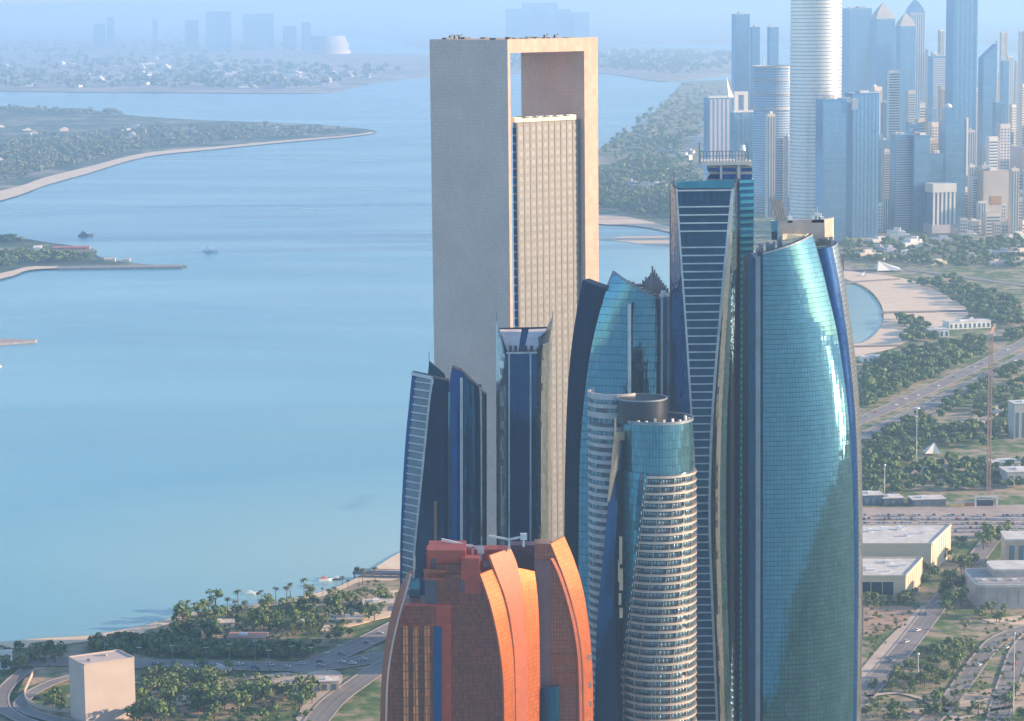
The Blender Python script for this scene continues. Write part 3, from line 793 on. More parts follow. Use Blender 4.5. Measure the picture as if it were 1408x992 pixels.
    b = MB(); b.extr([q(587, 858, .8), q(596, 858, .8), q(596, 842, .8), q(587, 842, .8)], (0, .15, 0)); b.build('opening', plum, root)
    block('roof_cabin', 563, 577, 800, 14, 6, glass_green)
    for x in (554.5, 568.5, 583.5):
        b = MB(); b.extr([gx(x, -.3), gx(x+7, -.3), q(x+7, 862, -.3), q(x, 862, -.3)], (0, .75, 0)); b.build('copper_strip', strip_m, root)
    # dark slot
    block('dark_slot', 596, 607, 862, .2, .25, glass_deep)
    # --- middle block
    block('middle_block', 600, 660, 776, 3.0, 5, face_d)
    block('roof_box', 586, 700, 756, 24.0, 8, red)
    b = MB(); b.extr([q(634, 816, 1.6), q(661, 816, 1.6), q(659, 768, 1.6), q(634, 768, 1.6)], (0, 6, 0)); b.build('roof_box', red, root)
    block('roof_box', 588, 640, 757, 5.0, 18, red)
    for x0, x1, y0, y1 in ((592, 600, 768, 784), (633, 639, 798, 815), (664, 672, 772, 780)):
        b = MB(); d = 4.7 if y0 == 768 else 1.3; b.extr([q(x0, y1, d), q(x1, y1, d), q(x1, y0, d), q(x0, y0, d)], (0, .2, 0)); b.build('opening', plum, root)
    block('upper_face', 584, 634, 797, 2.5, 16, pbr('dusk_face', (.09, .075, .10), .35, .4))
    for k in range(8):
        x = 583+k*3.6
        b = MB(); b.extr([q(x, 796, 2), q(x+2.4, 796, 2), q(x+2.4, 785, 2), q(x, 785, 2)], (0, 1, 0)); b.build('gallery_screen', orange, root)
    b = MB(); b.bar(q(582, 785, 2), q(612, 785, 2), .9, .9); b.bar(q(582, 796, 2), q(612, 796, 2), .9, .9); b.build('gallery_rail', orange, root)
    for x in (627.5, 642):
        b = MB(); b.extr([gx(x, 2.6), gx(x+6.5, 2.6), q(x+6.5, 815, 2.6), q(x, 815, 2.6)], (0, .38, 0)); b.build('copper_strip', strip_m, root)
    for k in range(15):
        y = 832+k*12.7; b = MB(); p0 = q(660, y, 2.4); b.box(p0.x, p0.y, p0.z-.8, p0.z+.8, 1.5, .6); b.build('balcony_box', pbr('balcony_pale', (.6, .42, .3), .5) if k == 0 else bpy.data.materials['balcony_pale'], root)
    # --- sails on the middle block
    sail(face_d, gold, [(660, 790), (668, 812), (677, 842), (685, 880), (690, 915), (692.5, 950), (693, 992)], 600, 2.0, (4.0, 8.5, 1.2), outer=[(677, 783), (686, 804), (695, 832), (702, 868), (706.5, 905), (708, 945), (709, 992)], rim=orange)
    sail(face_b, orange, [(673, 764), (682, 788), (694, 820), (702, 855), (707, 898), (708.5, 940), (709.5, 992)], None, 11.0, (7.5, 9.0, 3.0), outer=[(702, 754), (711, 776), (718, 812), (722, 855), (725, 898), (726, 940), (726, 992)], rim=gold)
    sail(face_b, gold, [(711.5, 781), (717, 805), (721, 840), (724, 880), (725.5, 930), (725.5, 992)], None, 20.5, (5.8, 6.5, -.6), outer=[(735, 786), (738.5, 812), (741, 848), (742, 885), (742.5, 930), (742.5, 992)])
    # --- right block
    block('rear_block', 700, 738, 750, 47, 8, plum)
    block('right_block', 735, 762, 768, 34.0, 12, face_b)
    sail(face_b, gold, [(757, 748), (768, 775), (781, 812), (791, 850), (798, 890), (801, 930), (802, 992)], 735, 32.0, (5.6, 10.0, 3.4), outer=[(776, 738), (788, 766), (800, 804), (808.5, 850), (813, 895), (815, 935), (815.5, 992)], rim=orange)
    sail(face_b, orange, [(757, 768), (766, 786), (777, 818), (787, 856), (793.5, 895), (796, 935), (797, 992)], None, 30.6, (2.0, 1.2, 0))
    block('roof_box', 735, 757, 770, 31.0, 2, pbr('copper_dusk', (.22, .09, .10), .4, .4), )
    for k in range(4):
        b = MB(); p0 = q(749, 894+k*13, 31.6); b.box(p0.x, p0.y, p0.z-1, p0.z+1, 1.7, .5); b.build('opening', plum, root)
    for y0, y1, m in ((900, 913, orange), (925, 945, orange)):
        b = MB(); b.extr([q(752, y1, 31.5), q(797, y1, 31.5), q(797, y0, 31.5), q(752, y0, 31.5)], (0, .4, 0)); b.build('copper_band', m, root)
    f = surf([(743, 946), (743, 992)], [(769, 944), (769, 992)], Y+28, Y+28, 1.5)
    b = MB(); shell(b, f, (0, 4, 0), 6, 8); b.build('glass_bay', glass_navy, root)
    for k, y in enumerate((903, 941, 967, 992)):
        p0 = q(811, y, 39); b = MB(); b.box(p0.x, p0.y-1.2, p0.z-1.2, p0.z+1.2, 1.2, .5); b.build('balcony_box', bpy.data.materials['balcony_pale'], root)
    # --- roof gear
    for pts, w in (([(607, 742), (650, 752), (661, 757)], .9), ([(672, 737), (700, 742), (720, 738)], .8)):
        b = MB()
        for a, c in zip(pts, pts[1:]): b.bar(q(*a, 18), q(*c, 18), w, w)
        for a in pts[1:]: b.bar(q(*a, 18), q(a[0], a[1]+14, 18), .9, .9)
        p0 = q(pts[-1][0], pts[-1][1], 18); b.box(p0.x, p0.y, p0.z-1.2, p0.z+1.2, 2.6, 2)
        b.build('maintenance_crane', frame_pale, root)
    b = MB()
    for k in range(14):
        p0 = q(lerp(600, 664, k/14), 754, 27); b.box(p0.x, p0.y, p0.z-3, p0.z+rnd.uniform(-.5, 1.4), 2.5, 3)
    b.build('roof_plant', frame_grey, root, kind='stuff')
    b = MB(); b.prism([(XA(600, Y+28, 60), Y+33), (XA(700, Y+34, 60), Y+33), (XA(700, Y+46, 60), Y+46), (XA(600, Y+46, 60), Y+46)], 0, q(700, 775, 33).z); b.build('rear_block', plum, root)
copper_hotel()

# ================================================================== LAND AND WATER
def water_mat():
    m, t, b = nodes('sea_water')
    g = N(t, 'ShaderNodeNewGeometry'); sp = N(t, 'ShaderNodeSeparateXYZ'); t.links.new(g.outputs['Position'], sp.inputs[0])
    big = ntex(t, pos(t, .0012, .0028, 1), 1.0, 5, .6)
    mpS = N(t, 'ShaderNodeMapping'); mpS.inputs['Rotation'].default_value = (0, 0, .35); mpS.inputs['Scale'].default_value = (.0011, .0026, 1); t.links.new(g.outputs['Position'], mpS.inputs[0])
    wq = N(t, 'ShaderNodeTexNoise'); wq.inputs['Scale'].default_value = 1.2; wq.inputs['Detail'].default_value = 5; wq.inputs['Distortion'].default_value = 1.2; t.links.new(mpS.outputs[0], wq.inputs['Vector']); streak = wq.outputs[0]
    mr = N(t, 'ShaderNodeMapRange'); t.links.new(sp.outputs[1], mr.inputs[0]); mr.inputs[1].default_value = 1350; mr.inputs[2].default_value = 4200
    deep = mixc(t, ramp(t, big, [(.35, (0, 0, 0)), (.65, (1, 1, 1))]), (.02, .14, .27), (.06, .22, .34))
    shal = mixc(t, big, (.08, .28, .39), (.17, .40, .44))
    t.links.new(mixc(t, mr.outputs[0], shal, deep), b.inputs['Base Color'])
    t.links.new(ramp(t, streak, [(.35, (.20,)*3), (.7, (.28,)*3)]), b.inputs['Roughness'])
    b.inputs['IOR'].default_value = 1.33
    mx = N(t, 'ShaderNodeMapRange'); t.links.new(sp.outputs[0], mx.inputs[0]); mx.inputs[1].default_value = 120; mx.inputs[2].default_value = 320
    my = N(t, 'ShaderNodeMapRange'); t.links.new(sp.outputs[1], my.inputs[0]); my.inputs[1].default_value = 4300; my.inputs[2].default_value = 3600
    mm = N(t, 'ShaderNodeMath', operation='MULTIPLY'); t.links.new(mx.outputs[0], mm.inputs[0]); t.links.new(my.outputs[0], mm.inputs[1])
    old = b.inputs['Base Color'].links[0].from_socket
    cur = ramp(t, streak, [(.54, (0, 0, 0)), (.70, (.55, .55, .55))])
    old = mixc(t, cur, old, (.22, .36, .40))
    dd = N(t, 'ShaderNodeVectorMath', operation='DISTANCE'); t.links.new(g.outputs['Position'], dd.inputs[0]); dd.inputs[1].default_value = tuple(G(560, 762))
    ds = N(t, 'ShaderNodeMapRange'); t.links.new(dd.outputs['Value'], ds.inputs[0]); ds.inputs[1].default_value = 330; ds.inputs[2].default_value = 20; ds.inputs[3].default_value = 0; ds.inputs[4].default_value = .8
    old = mixc(t, ds.outputs[0], old, (.30, .44, .40))
    t.links.new(mixc(t, mm.outputs[0], old, (.26, .40, .38)), b.inputs['Base Color'])
    wv = ntex(t, pos(t, .05, .11, 1), 1.0, 4, .65)
    bump(t, b, wv, .16, 1.5)
    return m
sea = MB(); sea.add([(-45000, -9000, 0), (45000, -9000, 0), (45000, 45000, 0), (-45000, 45000, 0)], [(0, 1, 2, 3)])
tag(sea.build('sea', water_mat()), kind='structure')

def patchy(name, cols, s1, s2, rough=.95, st=(.0,.33,.5,.62)):
    m, t, b = nodes(name)
    a = ntex(t, pos(t), s1, 6, .65); c = ntex(t, pos(t), s2, 4, .6)
    f = N(t, 'ShaderNodeMath', operation='MULTIPLY_ADD'); t.links.new(c, f.inputs[0]); f.inputs[1].default_value = .45
    f2 = N(t, 'ShaderNodeMath', operation='MULTIPLY'); t.links.new(a, f2.inputs[0]); f2.inputs[1].default_value = .55; t.links.new(f2.outputs[0], f.inputs[2])
    t.links.new(ramp(t, f.outputs[0], [(p, c_) for p, c_ in zip(st, cols)]), b.inputs['Base Color'])
    b.inputs['Roughness'].default_value = rough; b.inputs['Specular IOR Level'].default_value = .2
    return m
GREEN, DGREEN, TAN, SAND, GREY = (.11, .165, .055), (.06, .105, .04), (.36, .28, .20), (.66, .51, .37), (.20, .195, .20)
land_main = patchy('land_main', [DGREEN, GREEN, (.30, .25, .17), (.46, .35, .25)], .012, .07, st=(.40, .47, .53, .62))
land_far = patchy('land_far', [(.04, .07, .05), (.10, .12, .07), (.26, .22, .18), (.42, .36, .31)], .0025, .015, st=(.28, .38, .47, .58))
land_isle = patchy('land_isle', [(.03, .07, .05), (.06, .10, .06), (.20, .20, .15), (.38, .31, .25)], .004, .02, st=(.40, .50, .55, .63))
sand_m = patchy('beach_sand', [(.60, .46, .33), SAND, (.70, .55, .41), (.74, .59, .45)], .01, .08, st=(.3, .45, .55, .7))
asphalt = pbr('asphalt', (.21, .19, .18), .9, 0, .25, .05)
paving = pbr('paving', (.46, .38, .31), .9, 0, .15, .06)
lot_m = patchy('lot_ground', [(.30, .25, .22), (.36, .29, .25), (.42, .34, .29), (.47, .38, .32)], .02, .1, st=(.3, .45, .55, .7))
kerb_m = pbr('kerb_stone', (.34, .30, .27), .85)
line_m = pbr('road_paint', (.42, .41, .40), .7, 0, .3, .3)
def outline(pts, smooth=True):
    pts = catmull(pts, 4) if smooth else pts
    return [G(x, y) for x, y in pts]
def landpoly(name, pts, z, m, smooth=True, h=1.5, kind='structure'):
    q = outline(pts, smooth); b = MB(); b.prism([(p.x, p.y) for p in q], z-h, z)
    return tag(b.build(name, m), kind=kind)
# near land and the long mainland on the right, one sheet; the bay behind the towers is left open
coast = [(-260, 905), (-80, 892), (0, 886), (60, 880), (125, 876), (200, 862), (260, 846), (330, 836), (400, 826), (455, 812), (500, 792), (548, 764), (620, 730), (760, 690), (900, 610), (1050, 520),
         (1150, 480), (1186, 472), (1207, 456), (1214, 434), (1203, 410), (1176, 391), (1100, 368), (1010, 342), (930, 322), (870, 306), (800, 292), (750, 268), (770, 235), (830, 202), (870, 180), (905, 150), (940, 112)]
q = outline(coast)
far_r = [(2800, 12000), (4200, 24000), (21000, 30000), (24000, 9000), (3000, 2000), (1400, 900), (700, 560), (260, 620), (160, 800), (-100, 860), (-700, 900)]
q = q+[Vector((x, y, 0)) for x, y in far_r]+[Vector((-900, 1000, 0))]
b = MB(); b.prism([(p.x, p.y) for p in q], -.5, 1.2); tag(b.build('mainland', land_main), kind='structure')
landpoly('island', [(-300, 330), (-120, 300), (0, 276), (60, 256), (120, 239), (200, 216), (300, 205), (400, 195), (480, 188), (517, 183), (500, 178), (430, 172), (330, 168), (240, 164), (150, 157), (0, 148), (-300, 146)], 1.5, land_isle)
landpoly('spit', [(-260, 430), (-60, 398), (0, 384), (35, 373), (80, 370.5), (150, 370), (246, 368.5), (250, 366.5), (200, 365), (150, 358), (132, 352), (128, 344), (60, 334), (0, 328), (-260, 320)], 1.5, land_isle)
landpoly('far_island', [(-300, 122), (0, 126), (150, 128), (430, 129), (470, 124), (520, 114), (590, 106), (640, 103), (700, 102), (820, 101), (900, 112), (935, 111), (1010, 100), (1020, 72), (830, 66), (560, 76), (430, 66), (330, 49), (-300, 47)], 3.0, land_far)
landpoly('far_coast', [(330, 47), (520, 52), (590, 66), (830, 63), (1500, 52), (1500, 40), (1000, 34), (700, 31), (400, 37), (-300, 38), (-300, 44)], 3.0, land_far)
b = MB(); b.prism([(p.x, p.y) for p in outline([(-60, 476), (0, 475), (49, 471.5), (51, 470), (0, 468), (-60, 467)], False)], -.5, 2.2); tag(b.build('jetty', kerb_m), kind='structure')
b = MB(); p0 = G(-8, 505); b.cyl(p0.x, p0.y, -.5, 1.6, 8.5, 6.5, 24); tag(b.build('sandbank', sand_m), kind='structure')
b = MB(); b.prism([(p.x, p.y) for p in outline([(80, 371.6), (250, 369.4), (251, 366.2), (80, 369.2)], False)], -.5, 2.6); tag(b.build('breakwater', pbr('rock_grey', (.24, .22, .22), .9)), kind='structure')
# beaches: strips of sand along the water
def strip_px(name, a, c, z, m, kind='structure'):
    A, C = outline(a), outline(c); n = min(len(A), len(C)); b = MB()
    for p, q_, r_, s_ in zip(A, A[1:], C[1:], C): b.quad(*(Vector((v.x, v.y, z)) for v in (p, q_, r_, s_)))
    return tag(b.build(name, m), kind=kind)
strip_px('beach', [(-200, 324), (0, 277.5), (60, 257), (120, 240), (200, 217), (300, 206), (400, 196), (480, 189), (517, 184)],
         [(-200, 300), (0, 264), (60, 246), (120, 231), (200, 211.5), (300, 202.5), (400, 193.5), (480, 187), (510, 182.5)], 2.0, sand_m)
strip_px('beach', [(-150, 416), (0, 386), (38, 374), (80, 371), (140, 370.4)], [(-150, 405), (0, 378), (38, 369), (80, 368.5), (140, 369)], 2.0, sand_m)
strip_px('beach', [(-200, 903), (-80, 893), (0, 887), (60, 881), (125, 877), (200, 863), (260, 847), (330, 837), (400, 827), (455, 813), (500, 793), (548, 764), (620, 730)],
         [(-200, 915), (-80, 904), (0, 897), (60, 892), (125, 885), (200, 871), (260, 853), (330, 842), (400, 832), (455, 820), (500, 802), (548, 800), (620, 770)], 1.5, sand_m)
strip_px('beach', [(1040, 528), (1150, 481), (1186, 473), (1208, 456), (1215, 434), (1204, 409), (1176, 390), (1100, 367), (1010, 341)],
         [(1040, 545), (1150, 500), (1225, 482), (1250, 470), (1330, 436), (1320, 420), (1280, 398), (1240, 384), (1150, 372)], 1.5, sand_m)
strip_px('beach', [(780, 298), (822, 309), (860, 311), (900, 316), (945, 327)], [(780, 290), (822, 296), (860, 299), (900, 308), (945, 318)], 1.5, sand_m)
landpoly('sandbar', [(822, 330), (860, 326), (905, 325), (940, 330), (940, 338), (900, 338), (860, 333)], .6, sand_m, h=.7)
landpoly('parking_ground', [(1120, 702), (1300, 700), (1440, 696), (1500, 752), (1330, 742), (1180, 738), (1120, 738)], 1.55, lot_m, False, .3)

# ------------------------------------------------------------------ roads with kerbs and lines
def road(name, pts, width, z=1.75, lanes=2, kerb=True, m=asphalt, kind='structure'):
    c = outline(pts); n = len(c); A, B = [], []
    for i, p in enumerate(c):
        d = (c[min(n-1, i+1)]-c[max(0, i-1)]); d.z = 0; d.normalize(); s = Vector((-d.y, d.x, 0))
        A.append((Vector((p.x, p.y, z)), s))
    def ribbon(o0, o1, zz, nm, mm, parent, hh=0.0):
        b = MB()
        for (p, s), (p2, s2) in zip(A, A[1:]):
            a0, a1, b0, b1 = p+s*o0, p+s*o1, p2+s2*o0, p2+s2*o1
            for v in (a0, a1, b0, b1): v.z = zz
            if hh: b.hexa([Vector((v.x, v.y, z)) for v in (a0, a1, b1, b0)]+[Vector((v.x, v.y, z+hh)) for v in (a0, a1, b1, b0)])
            else: b.quad(a0, b0, b1, a1)
        return b.build(nm, mm, parent)
    b = MB()
    for (p, s), (p2, s2) in zip(A, A[1:]): b.quad(p-s*width/2, p2-s2*width/2, p2+s2*width/2, p+s*width/2)
    r = tag(b.build(name, m), kind=kind)
    if kerb:
        for sg in (-1, 1): ribbon(sg*(width/2), sg*(width/2+1.0), z, 'kerb', kerb_m, r, .14)
    for k in range(1, lanes):
        o = -width/2+width*k/lanes; ribbon(o-.11, o+.11, z+.06, 'lane_line', line_m, r)
    return r
road('highway', [(1130, 606), (1185, 580), (1250, 551), (1330, 513), (1408, 473), (1520, 410)], 15, lanes=4)
road('highway', [(1130, 632), (1185, 604), (1260, 568), (1340, 529), (1408, 493), (1520, 432)], 15, lanes=4)
road('road', [(1150, 374), (1230, 372), (1300, 379), (1360, 388), (1430, 397)], 16, lanes=2)
road('road', [(820, 243), (880, 228), (960, 196), (1010, 170)], 30, lanes=1, kerb=False)
road('street', [(1165, 985), (1205, 940), (1245, 893), (1290, 835), (1330, 788), (1368, 738)], 11, lanes=2)
road('street', [(1262, 1010), (1300, 975), (1330, 935), (1352, 905), (1378, 880), (1440, 858)], 9, lanes=2)
road('street', [(1368, 1010), (1378, 970), (1388, 940), (1402, 900), (1425, 870)], 10, lanes=2)
road('promenade', [(1150, 975), (1187, 935), (1222, 892), (1252, 862), (1275, 838)], 9, z=1.62, lanes=1, kerb=False, m=paving)
road('path', [(1190, 962), (1240, 958), (1290, 976), (1330, 1005)], 3.5, lanes=1, kerb=False, m=paving)
road('path', [(1250, 985), (1300, 975), (1360, 965), (1430, 955)], 5, lanes=1, kerb=False, m=paving)
road('path', [(1300, 1000), (1350, 984), (1430, 970)], 4, lanes=1, kerb=False, m=paving)
road('corniche_road', [(-80, 925), (60, 914), (190, 917), (300, 919), (400, 921), (470, 917), (560, 900)], 17, lanes=4)
road('corniche_road', [(400, 928), (455, 908), (500, 888), (540, 868), (620, 825)], 15, z=1.95, lanes=3)
road('street', [(425, 1010), (455, 972), (490, 945), (530, 918), (600, 880)], 12, z=1.85, lanes=3)
landpoly('plaza', [(330, 945), (400, 930), (455, 925), (470, 940), (430, 1000), (400, 1010), (418, 965), (395, 948)], 1.6, paving, True, .3)
road('path', [(190, 958), (260, 950), (330, 938), (400, 930)], 6, z=1.66, lanes=1, kerb=False, m=paving)
road('path', [(185, 985), (215, 968), (250, 962)], 4, lanes=1, kerb=False, m=paving)
road('ramp_road', [(170, 940), (120, 934), (75, 944), (40, 962), (30, 978), (60, 992), (120, 1004), (200, 1012)], 6.5, z=2.6, lanes=1)
road('ramp_road', [(40, 925), (15, 945), (2, 965), (10, 985), (50, 1003), (110, 1016)], 6.5, z=2.6, lanes=1)
b = MB(); c_ = outline([(46, 932), (38, 950), (34, 962), (40, 974), (60, 982), (98, 986)])
for p_, q_ in zip(c_, c_[1:]): b.bar((p_.x, p_.y, 3.4), (q_.x, q_.y, 3.4), .6, 2.0)
tag(b.build('ramp_wall', paving), 'curved pale parapet wall along the looping ramp beside the white block', 'wall')

# ================================================================== TREES
leaf_a = None
def leafmat(name, cols):
    m, t, b = nodes(name)
    g = N(t, 'ShaderNodeNewGeometry'); oi = N(t, 'ShaderNodeObjectInfo')
    f = N(t, 'ShaderNodeMath', operation='MULTIPLY_ADD'); f.inputs[1].default_value = .45
    n = ntex(t, pos(t), .09, 2)
    f2 = N(t, 'ShaderNodeMath', operation='MULTIPLY_ADD'); t.links.new(n, f2.inputs[0]); f2.inputs[1].default_value = .6
    f3 = N(t, 'ShaderNodeMath', operation='MULTIPLY'); t.links.new(oi.outputs['Random'], f3.inputs[0]); f3.inputs[1].default_value = .2; t.links.new(f3.outputs[0], f2.inputs[2])
    t.links.new(g.outputs['Random Per Island'], f.inputs[0]); t.links.new(f2.outputs[0], f.inputs[2])
    t.links.new(ramp(t, f.outputs[0], [(.15+.7*i/(len(cols)-1), c) for i, c in enumerate(cols)]), b.inputs['Base Color'])
    b.inputs['Roughness'].default_value = .75; b.inputs['Specular IOR Level'].default_value = .25
    return m
leaf = leafmat('foliage', [(.04, .085, .03), (.07, .13, .04), (.11, .175, .055), (.17, .21, .08)])
palm_leaf = leafmat('palm_foliage', [(.05, .07, .03), (.08, .10, .045), (.12, .12, .06)])
bark = pbr('bark', (.16, .11, .08), .95)
def crown_mb(seed, h, r, nl, nq, ls):
    q = random.Random(seed); b = MB()
    lobes = [(Vector((0, 0, h*.66)), r*.62)]
    for k in range(nl):
        a = q.uniform(0, 6.28); d = r*q.uniform(.35, .68)
        lobes.append((Vector((d*math.cos(a), d*math.sin(a), h*q.uniform(.45, .85))), r*q.uniform(.28, .48)))
    for k in range(nq):
        c, rr = lobes[k % len(lobes)]
        d = Vector((q.gauss(0, 1), q.gauss(0, 1), q.gauss(.25, .9))).normalized()
        p = c+Vector((d.x*rr, d.y*rr, d.z*rr*.8))*q.uniform(.7, 1.08)
        t = d.cross(Vector((q.gauss(0, 1), q.gauss(0, 1), q.gauss(0, 1)))).normalized(); u = (d+t*q.uniform(-.6, .6)).cross(t).normalized()
        s = ls*q.uniform(.6, 1.3)
        b.quad(p-t*s-u*s*.7, p+t*s-u*s*.5, p+t*s*.8+u*s*.7, p-t*s*.7+u*s*.6)
    return b
def trunk_mb(h, r):
    b = MB(); b.cyl(0, 0, 0, h*.5, r*.075, r*.05, 6)
    for k in range(3):
        a = k*2.1+.4; b.bar((0, 0, h*.38), (r*.45*math.cos(a), r*.45*math.sin(a), h*.66), r*.05)
    return b
def palm_mb(seed, h):
    q = random.Random(seed); b = MB()
    for k in range(15):
        a = k*2*math.pi/15+q.uniform(-.2, .2); L = q.uniform(2.4, 3.3); e = q.uniform(-.1, .8); pts = []
        for i in range(4):
            t = i/3; pts.append(Vector((math.cos(a)*L*t, math.sin(a)*L*t, h+L*(e*t-.75*t*t))))
        s = Vector((-math.sin(a), math.cos(a), 0))
        for i in range(3):
            w0, w1 = (.25, .55, .5, .1)[i], (.25, .55, .5, .1)[i+1]
            b.quad(pts[i]-s*w0, pts[i+1]-s*w1, pts[i+1]+s*w1+Vector((0, 0, .1)), pts[i]+s*w0+Vector((0, 0, .1)))
    return b
CR = []
for k in range(6):
    h, r = (7.5, 4.2) if k < 3 else (9.5, 5.0)
    c_ = crown_mb(100+k, h, r, 7, 150, .62).mesh('crown'); c_.materials.append(leaf)
    t_ = trunk_mb(h, r).mesh('trunk'); t_.materials.append(bark); CR.append((c_, t_))
PM = []
for k in range(3):
    h = 8.5+k
    c_ = palm_mb(50+k, h).mesh('crown'); c_.materials.append(palm_leaf)
    tb = MB(); tb.cyl(0, 0, 0, h*.5, .32, .22, 6); tb.cyl(0, 0, h*.5-.01, h+.1, .22, .28, 6); t_ = tb.mesh('trunk'); t_.materials.append(bark); PM.append((c_, t_))
def inside(poly, x, y):
    c = False; n = len(poly)
    for i in range(n):
        (x0, y0), (x1, y1) = poly[i], poly[i-1]
        if (y0 > y) != (y1 > y) and x < (x1-x0)*(y-y0)/(y1-y0)+x0: c = not c
    return c
def scatter(poly, n):
    xs = [p[0] for p in poly]; ys = [p[1] for p in poly]; out = []; k = 0
    while len(out) < n and k < n*60:
        k += 1; x, y = rnd.uniform(min(xs), max(xs)), rnd.uniform(min(ys), max(ys))
        if inside(poly, x, y): out.append(G(x, y))
    return out
NT = [0]
def plant(p, kinds, name, label, group, s):
    c_, t_ = kinds[rnd.randrange(len(kinds))]
    e = thing(name, label, 'palm tree' if kinds is PM else 'tree', (p.x, p.y, 1.2), group)
    e.rotation_euler = (0, 0, rnd.uniform(0, 6.28)); e.scale = (s, s, s*rnd.uniform(.85, 1.15))
    for me, nm in ((t_, 'trunk'), (c_, 'crown')):
        o = bpy.data.objects.new(nm, me); COL.objects.link(o); o.parent = e
    NT[0] += 1
def grove(poly, n, label, group, smin=.7, smax=1.2, kinds=CR, name='tree'):
    for p in sorted(scatter(poly, n), key=lambda p: p.y): plant(p, kinds, name, label, group, rnd.uniform(smin*.75, smax*1.1))
LW = 'broadleaf tree in the shore park beside the corniche road, bottom left of the photo'
gl = 'trees of the shore park'
grove([(180, 960), (300, 950), (330, 960), (430, 955), (415, 992), (330, 1000), (180, 1000)], 70, 'broadleaf tree in the dense clump at the bottom edge right of the white block', gl, .8, 1.3)
grove([(235, 850), (300, 838), (310, 868), (300, 886), (240, 886)], 22, 'big rounded tree standing on the beach edge above the white block', gl, .9, 1.5)
grove([(310, 842), (420, 832), (490, 822), (510, 850), (450, 872), (380, 880), (330, 868)], 56, 'tree in the shore park between the beach and the dark hedge', gl, .6, 1.1)
grove([(190, 930), (320, 930), (300, 945), (195, 955)], 30, 'small tree on the strip just below the corniche road, right of the white block', gl, .5, .9)
grove([(0, 905), (70, 896), (95, 905), (60, 925), (0, 930)], 16, 'tree behind the looping ramp at the left edge of the photo', gl, .6, 1.1)
grove([(50, 965), (92, 955), (92, 985), (62, 980)], 12, 'little tree inside the loop of the ramp left of the white block', gl, .5, .8)
grove([(470, 862), (540, 820), (548, 840), (500, 872), (430, 896)], 22, 'tree on the green slope beside the road climbing toward the copper hotel', gl, .6, 1.0)
grove([(420, 960), (440, 945), (425, 990)], 3, 'lone tree beside the paved plaza near the copper hotel', gl, .6, 1.0)
grove([(255, 850), (330, 832), (430, 818), (520, 795), (530, 815), (430, 836), (330, 850)], 30, 'date palm with shaggy crown lining the beach at the lower left', 'palms along the beach', .55, .95, PM, 'palm_tree')
RW = 'roadside tree beside the streets at the lower right of the photo'
gr = 'trees of the lower right streets'
grove([(1190, 975), (1420, 955), (1420, 1000), (1190, 1000)], 26, 'tree along the pale paths at the bottom right edge', gr, .6, 1.0)
grove([(1215, 938), (1320, 880), (1340, 905), (1320, 945), (1220, 960)], 42, 'tree on the plot right of the straight lower right street', gr, .5, .95)
grove([(1330, 850), (1408, 845), (1408, 858), (1345, 875), (1320, 870)], 10, 'tree in front of the rounded grey hall at the right edge', gr, .5, .9)
grove([(1300, 800), (1340, 775), (1348, 800), (1335, 838), (1280, 858)], 24, 'large tree between the street and the rounded grey hall', gr, .8, 1.3)
grove([(1350, 742), (1384, 740), (1380, 765), (1352, 768)], 7, 'large dark tree at the corner of the parking ground beside the cream block', gr, 1.0, 1.5)
grove([(1188, 832), (1260, 822), (1262, 835), (1190, 845)], 12, 'small tree in front of the glazed smaller cream hall', gr, .6, 1.0)
grove([(1270, 790), (1330, 745), (1325, 765), (1275, 810)], 10, 'tree beside the sunlit end wall of the larger cream hall', gr, .6, 1.0)

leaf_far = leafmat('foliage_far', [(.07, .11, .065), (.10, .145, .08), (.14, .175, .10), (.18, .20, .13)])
def woods(name, polys, s=1.0, nq=60, h=7, r=4.4, ls=1.1, z=1.2):
    """masses of trees beyond counting: every crown still has its own leaf faces"""
    var = [crown_mb(200+k, h, r, 5, nq, ls).v for k in range(4)]
    vs = []; k = 0
    for poly, n in polys:
        for p in scatter(poly, n):
            v = var[rnd.randrange(4)]; a = rnd.uniform(0, 6.28); c, q_ = math.cos(a), math.sin(a); sc_ = s*rnd.uniform(.6, 1.3); zz = sc_*rnd.uniform(.8, 1.2)
            vs.extend([(p.x+(w_.x*c-w_.y*q_)*sc_, p.y+(w_.x*q_+w_.y*c)*sc_, z+w_.z*zz) for w_ in v])
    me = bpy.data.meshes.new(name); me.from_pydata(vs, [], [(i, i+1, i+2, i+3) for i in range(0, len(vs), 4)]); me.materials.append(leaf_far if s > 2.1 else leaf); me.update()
    o = bpy.data.objects.new(name, me); COL.objects.link(o); return tag(o, kind='stuff')
woods('hedge_foliage', [([(120, 888), (250, 880), (300, 892), (430, 898), (425, 909), (300, 910), (130, 903)], 330)], .75)
woods('park_foliage', [([(1186, 616), (1270, 574), (1290, 590), (1250, 640), (1190, 664)], 190), ([(1190, 662), (1300, 640), (1420, 640), (1420, 676), (1190, 682)], 150), ([(1290, 600), (1345, 588), (1340, 606), (1295, 622)], 90),
                       ([(1340, 560), (1420, 520), (1420, 590), (1350, 620)], 120), ([(1290, 560), (1408, 500), (1408, 515), (1290, 580)], 60), ([(1186, 640), (1250, 630), (1250, 690), (1186, 695)], 50)], 1.0)
woods('shore_foliage', [([(1186, 505), (1260, 488), (1350, 468), (1355, 490), (1270, 530), (1188, 566)], 330), ([(1250, 392), (1310, 386), (1400, 420), (1408, 455), (1340, 440), (1290, 402)], 260),
                        ([(1235, 440), (1275, 448), (1290, 472), (1240, 480)], 60), ([(1160, 335), (1420, 330), (1420, 372), (1300, 370), (1160, 360)], 420), ([(1380, 470), (1420, 450), (1420, 462), (1390, 478)], 30)], 1.25)
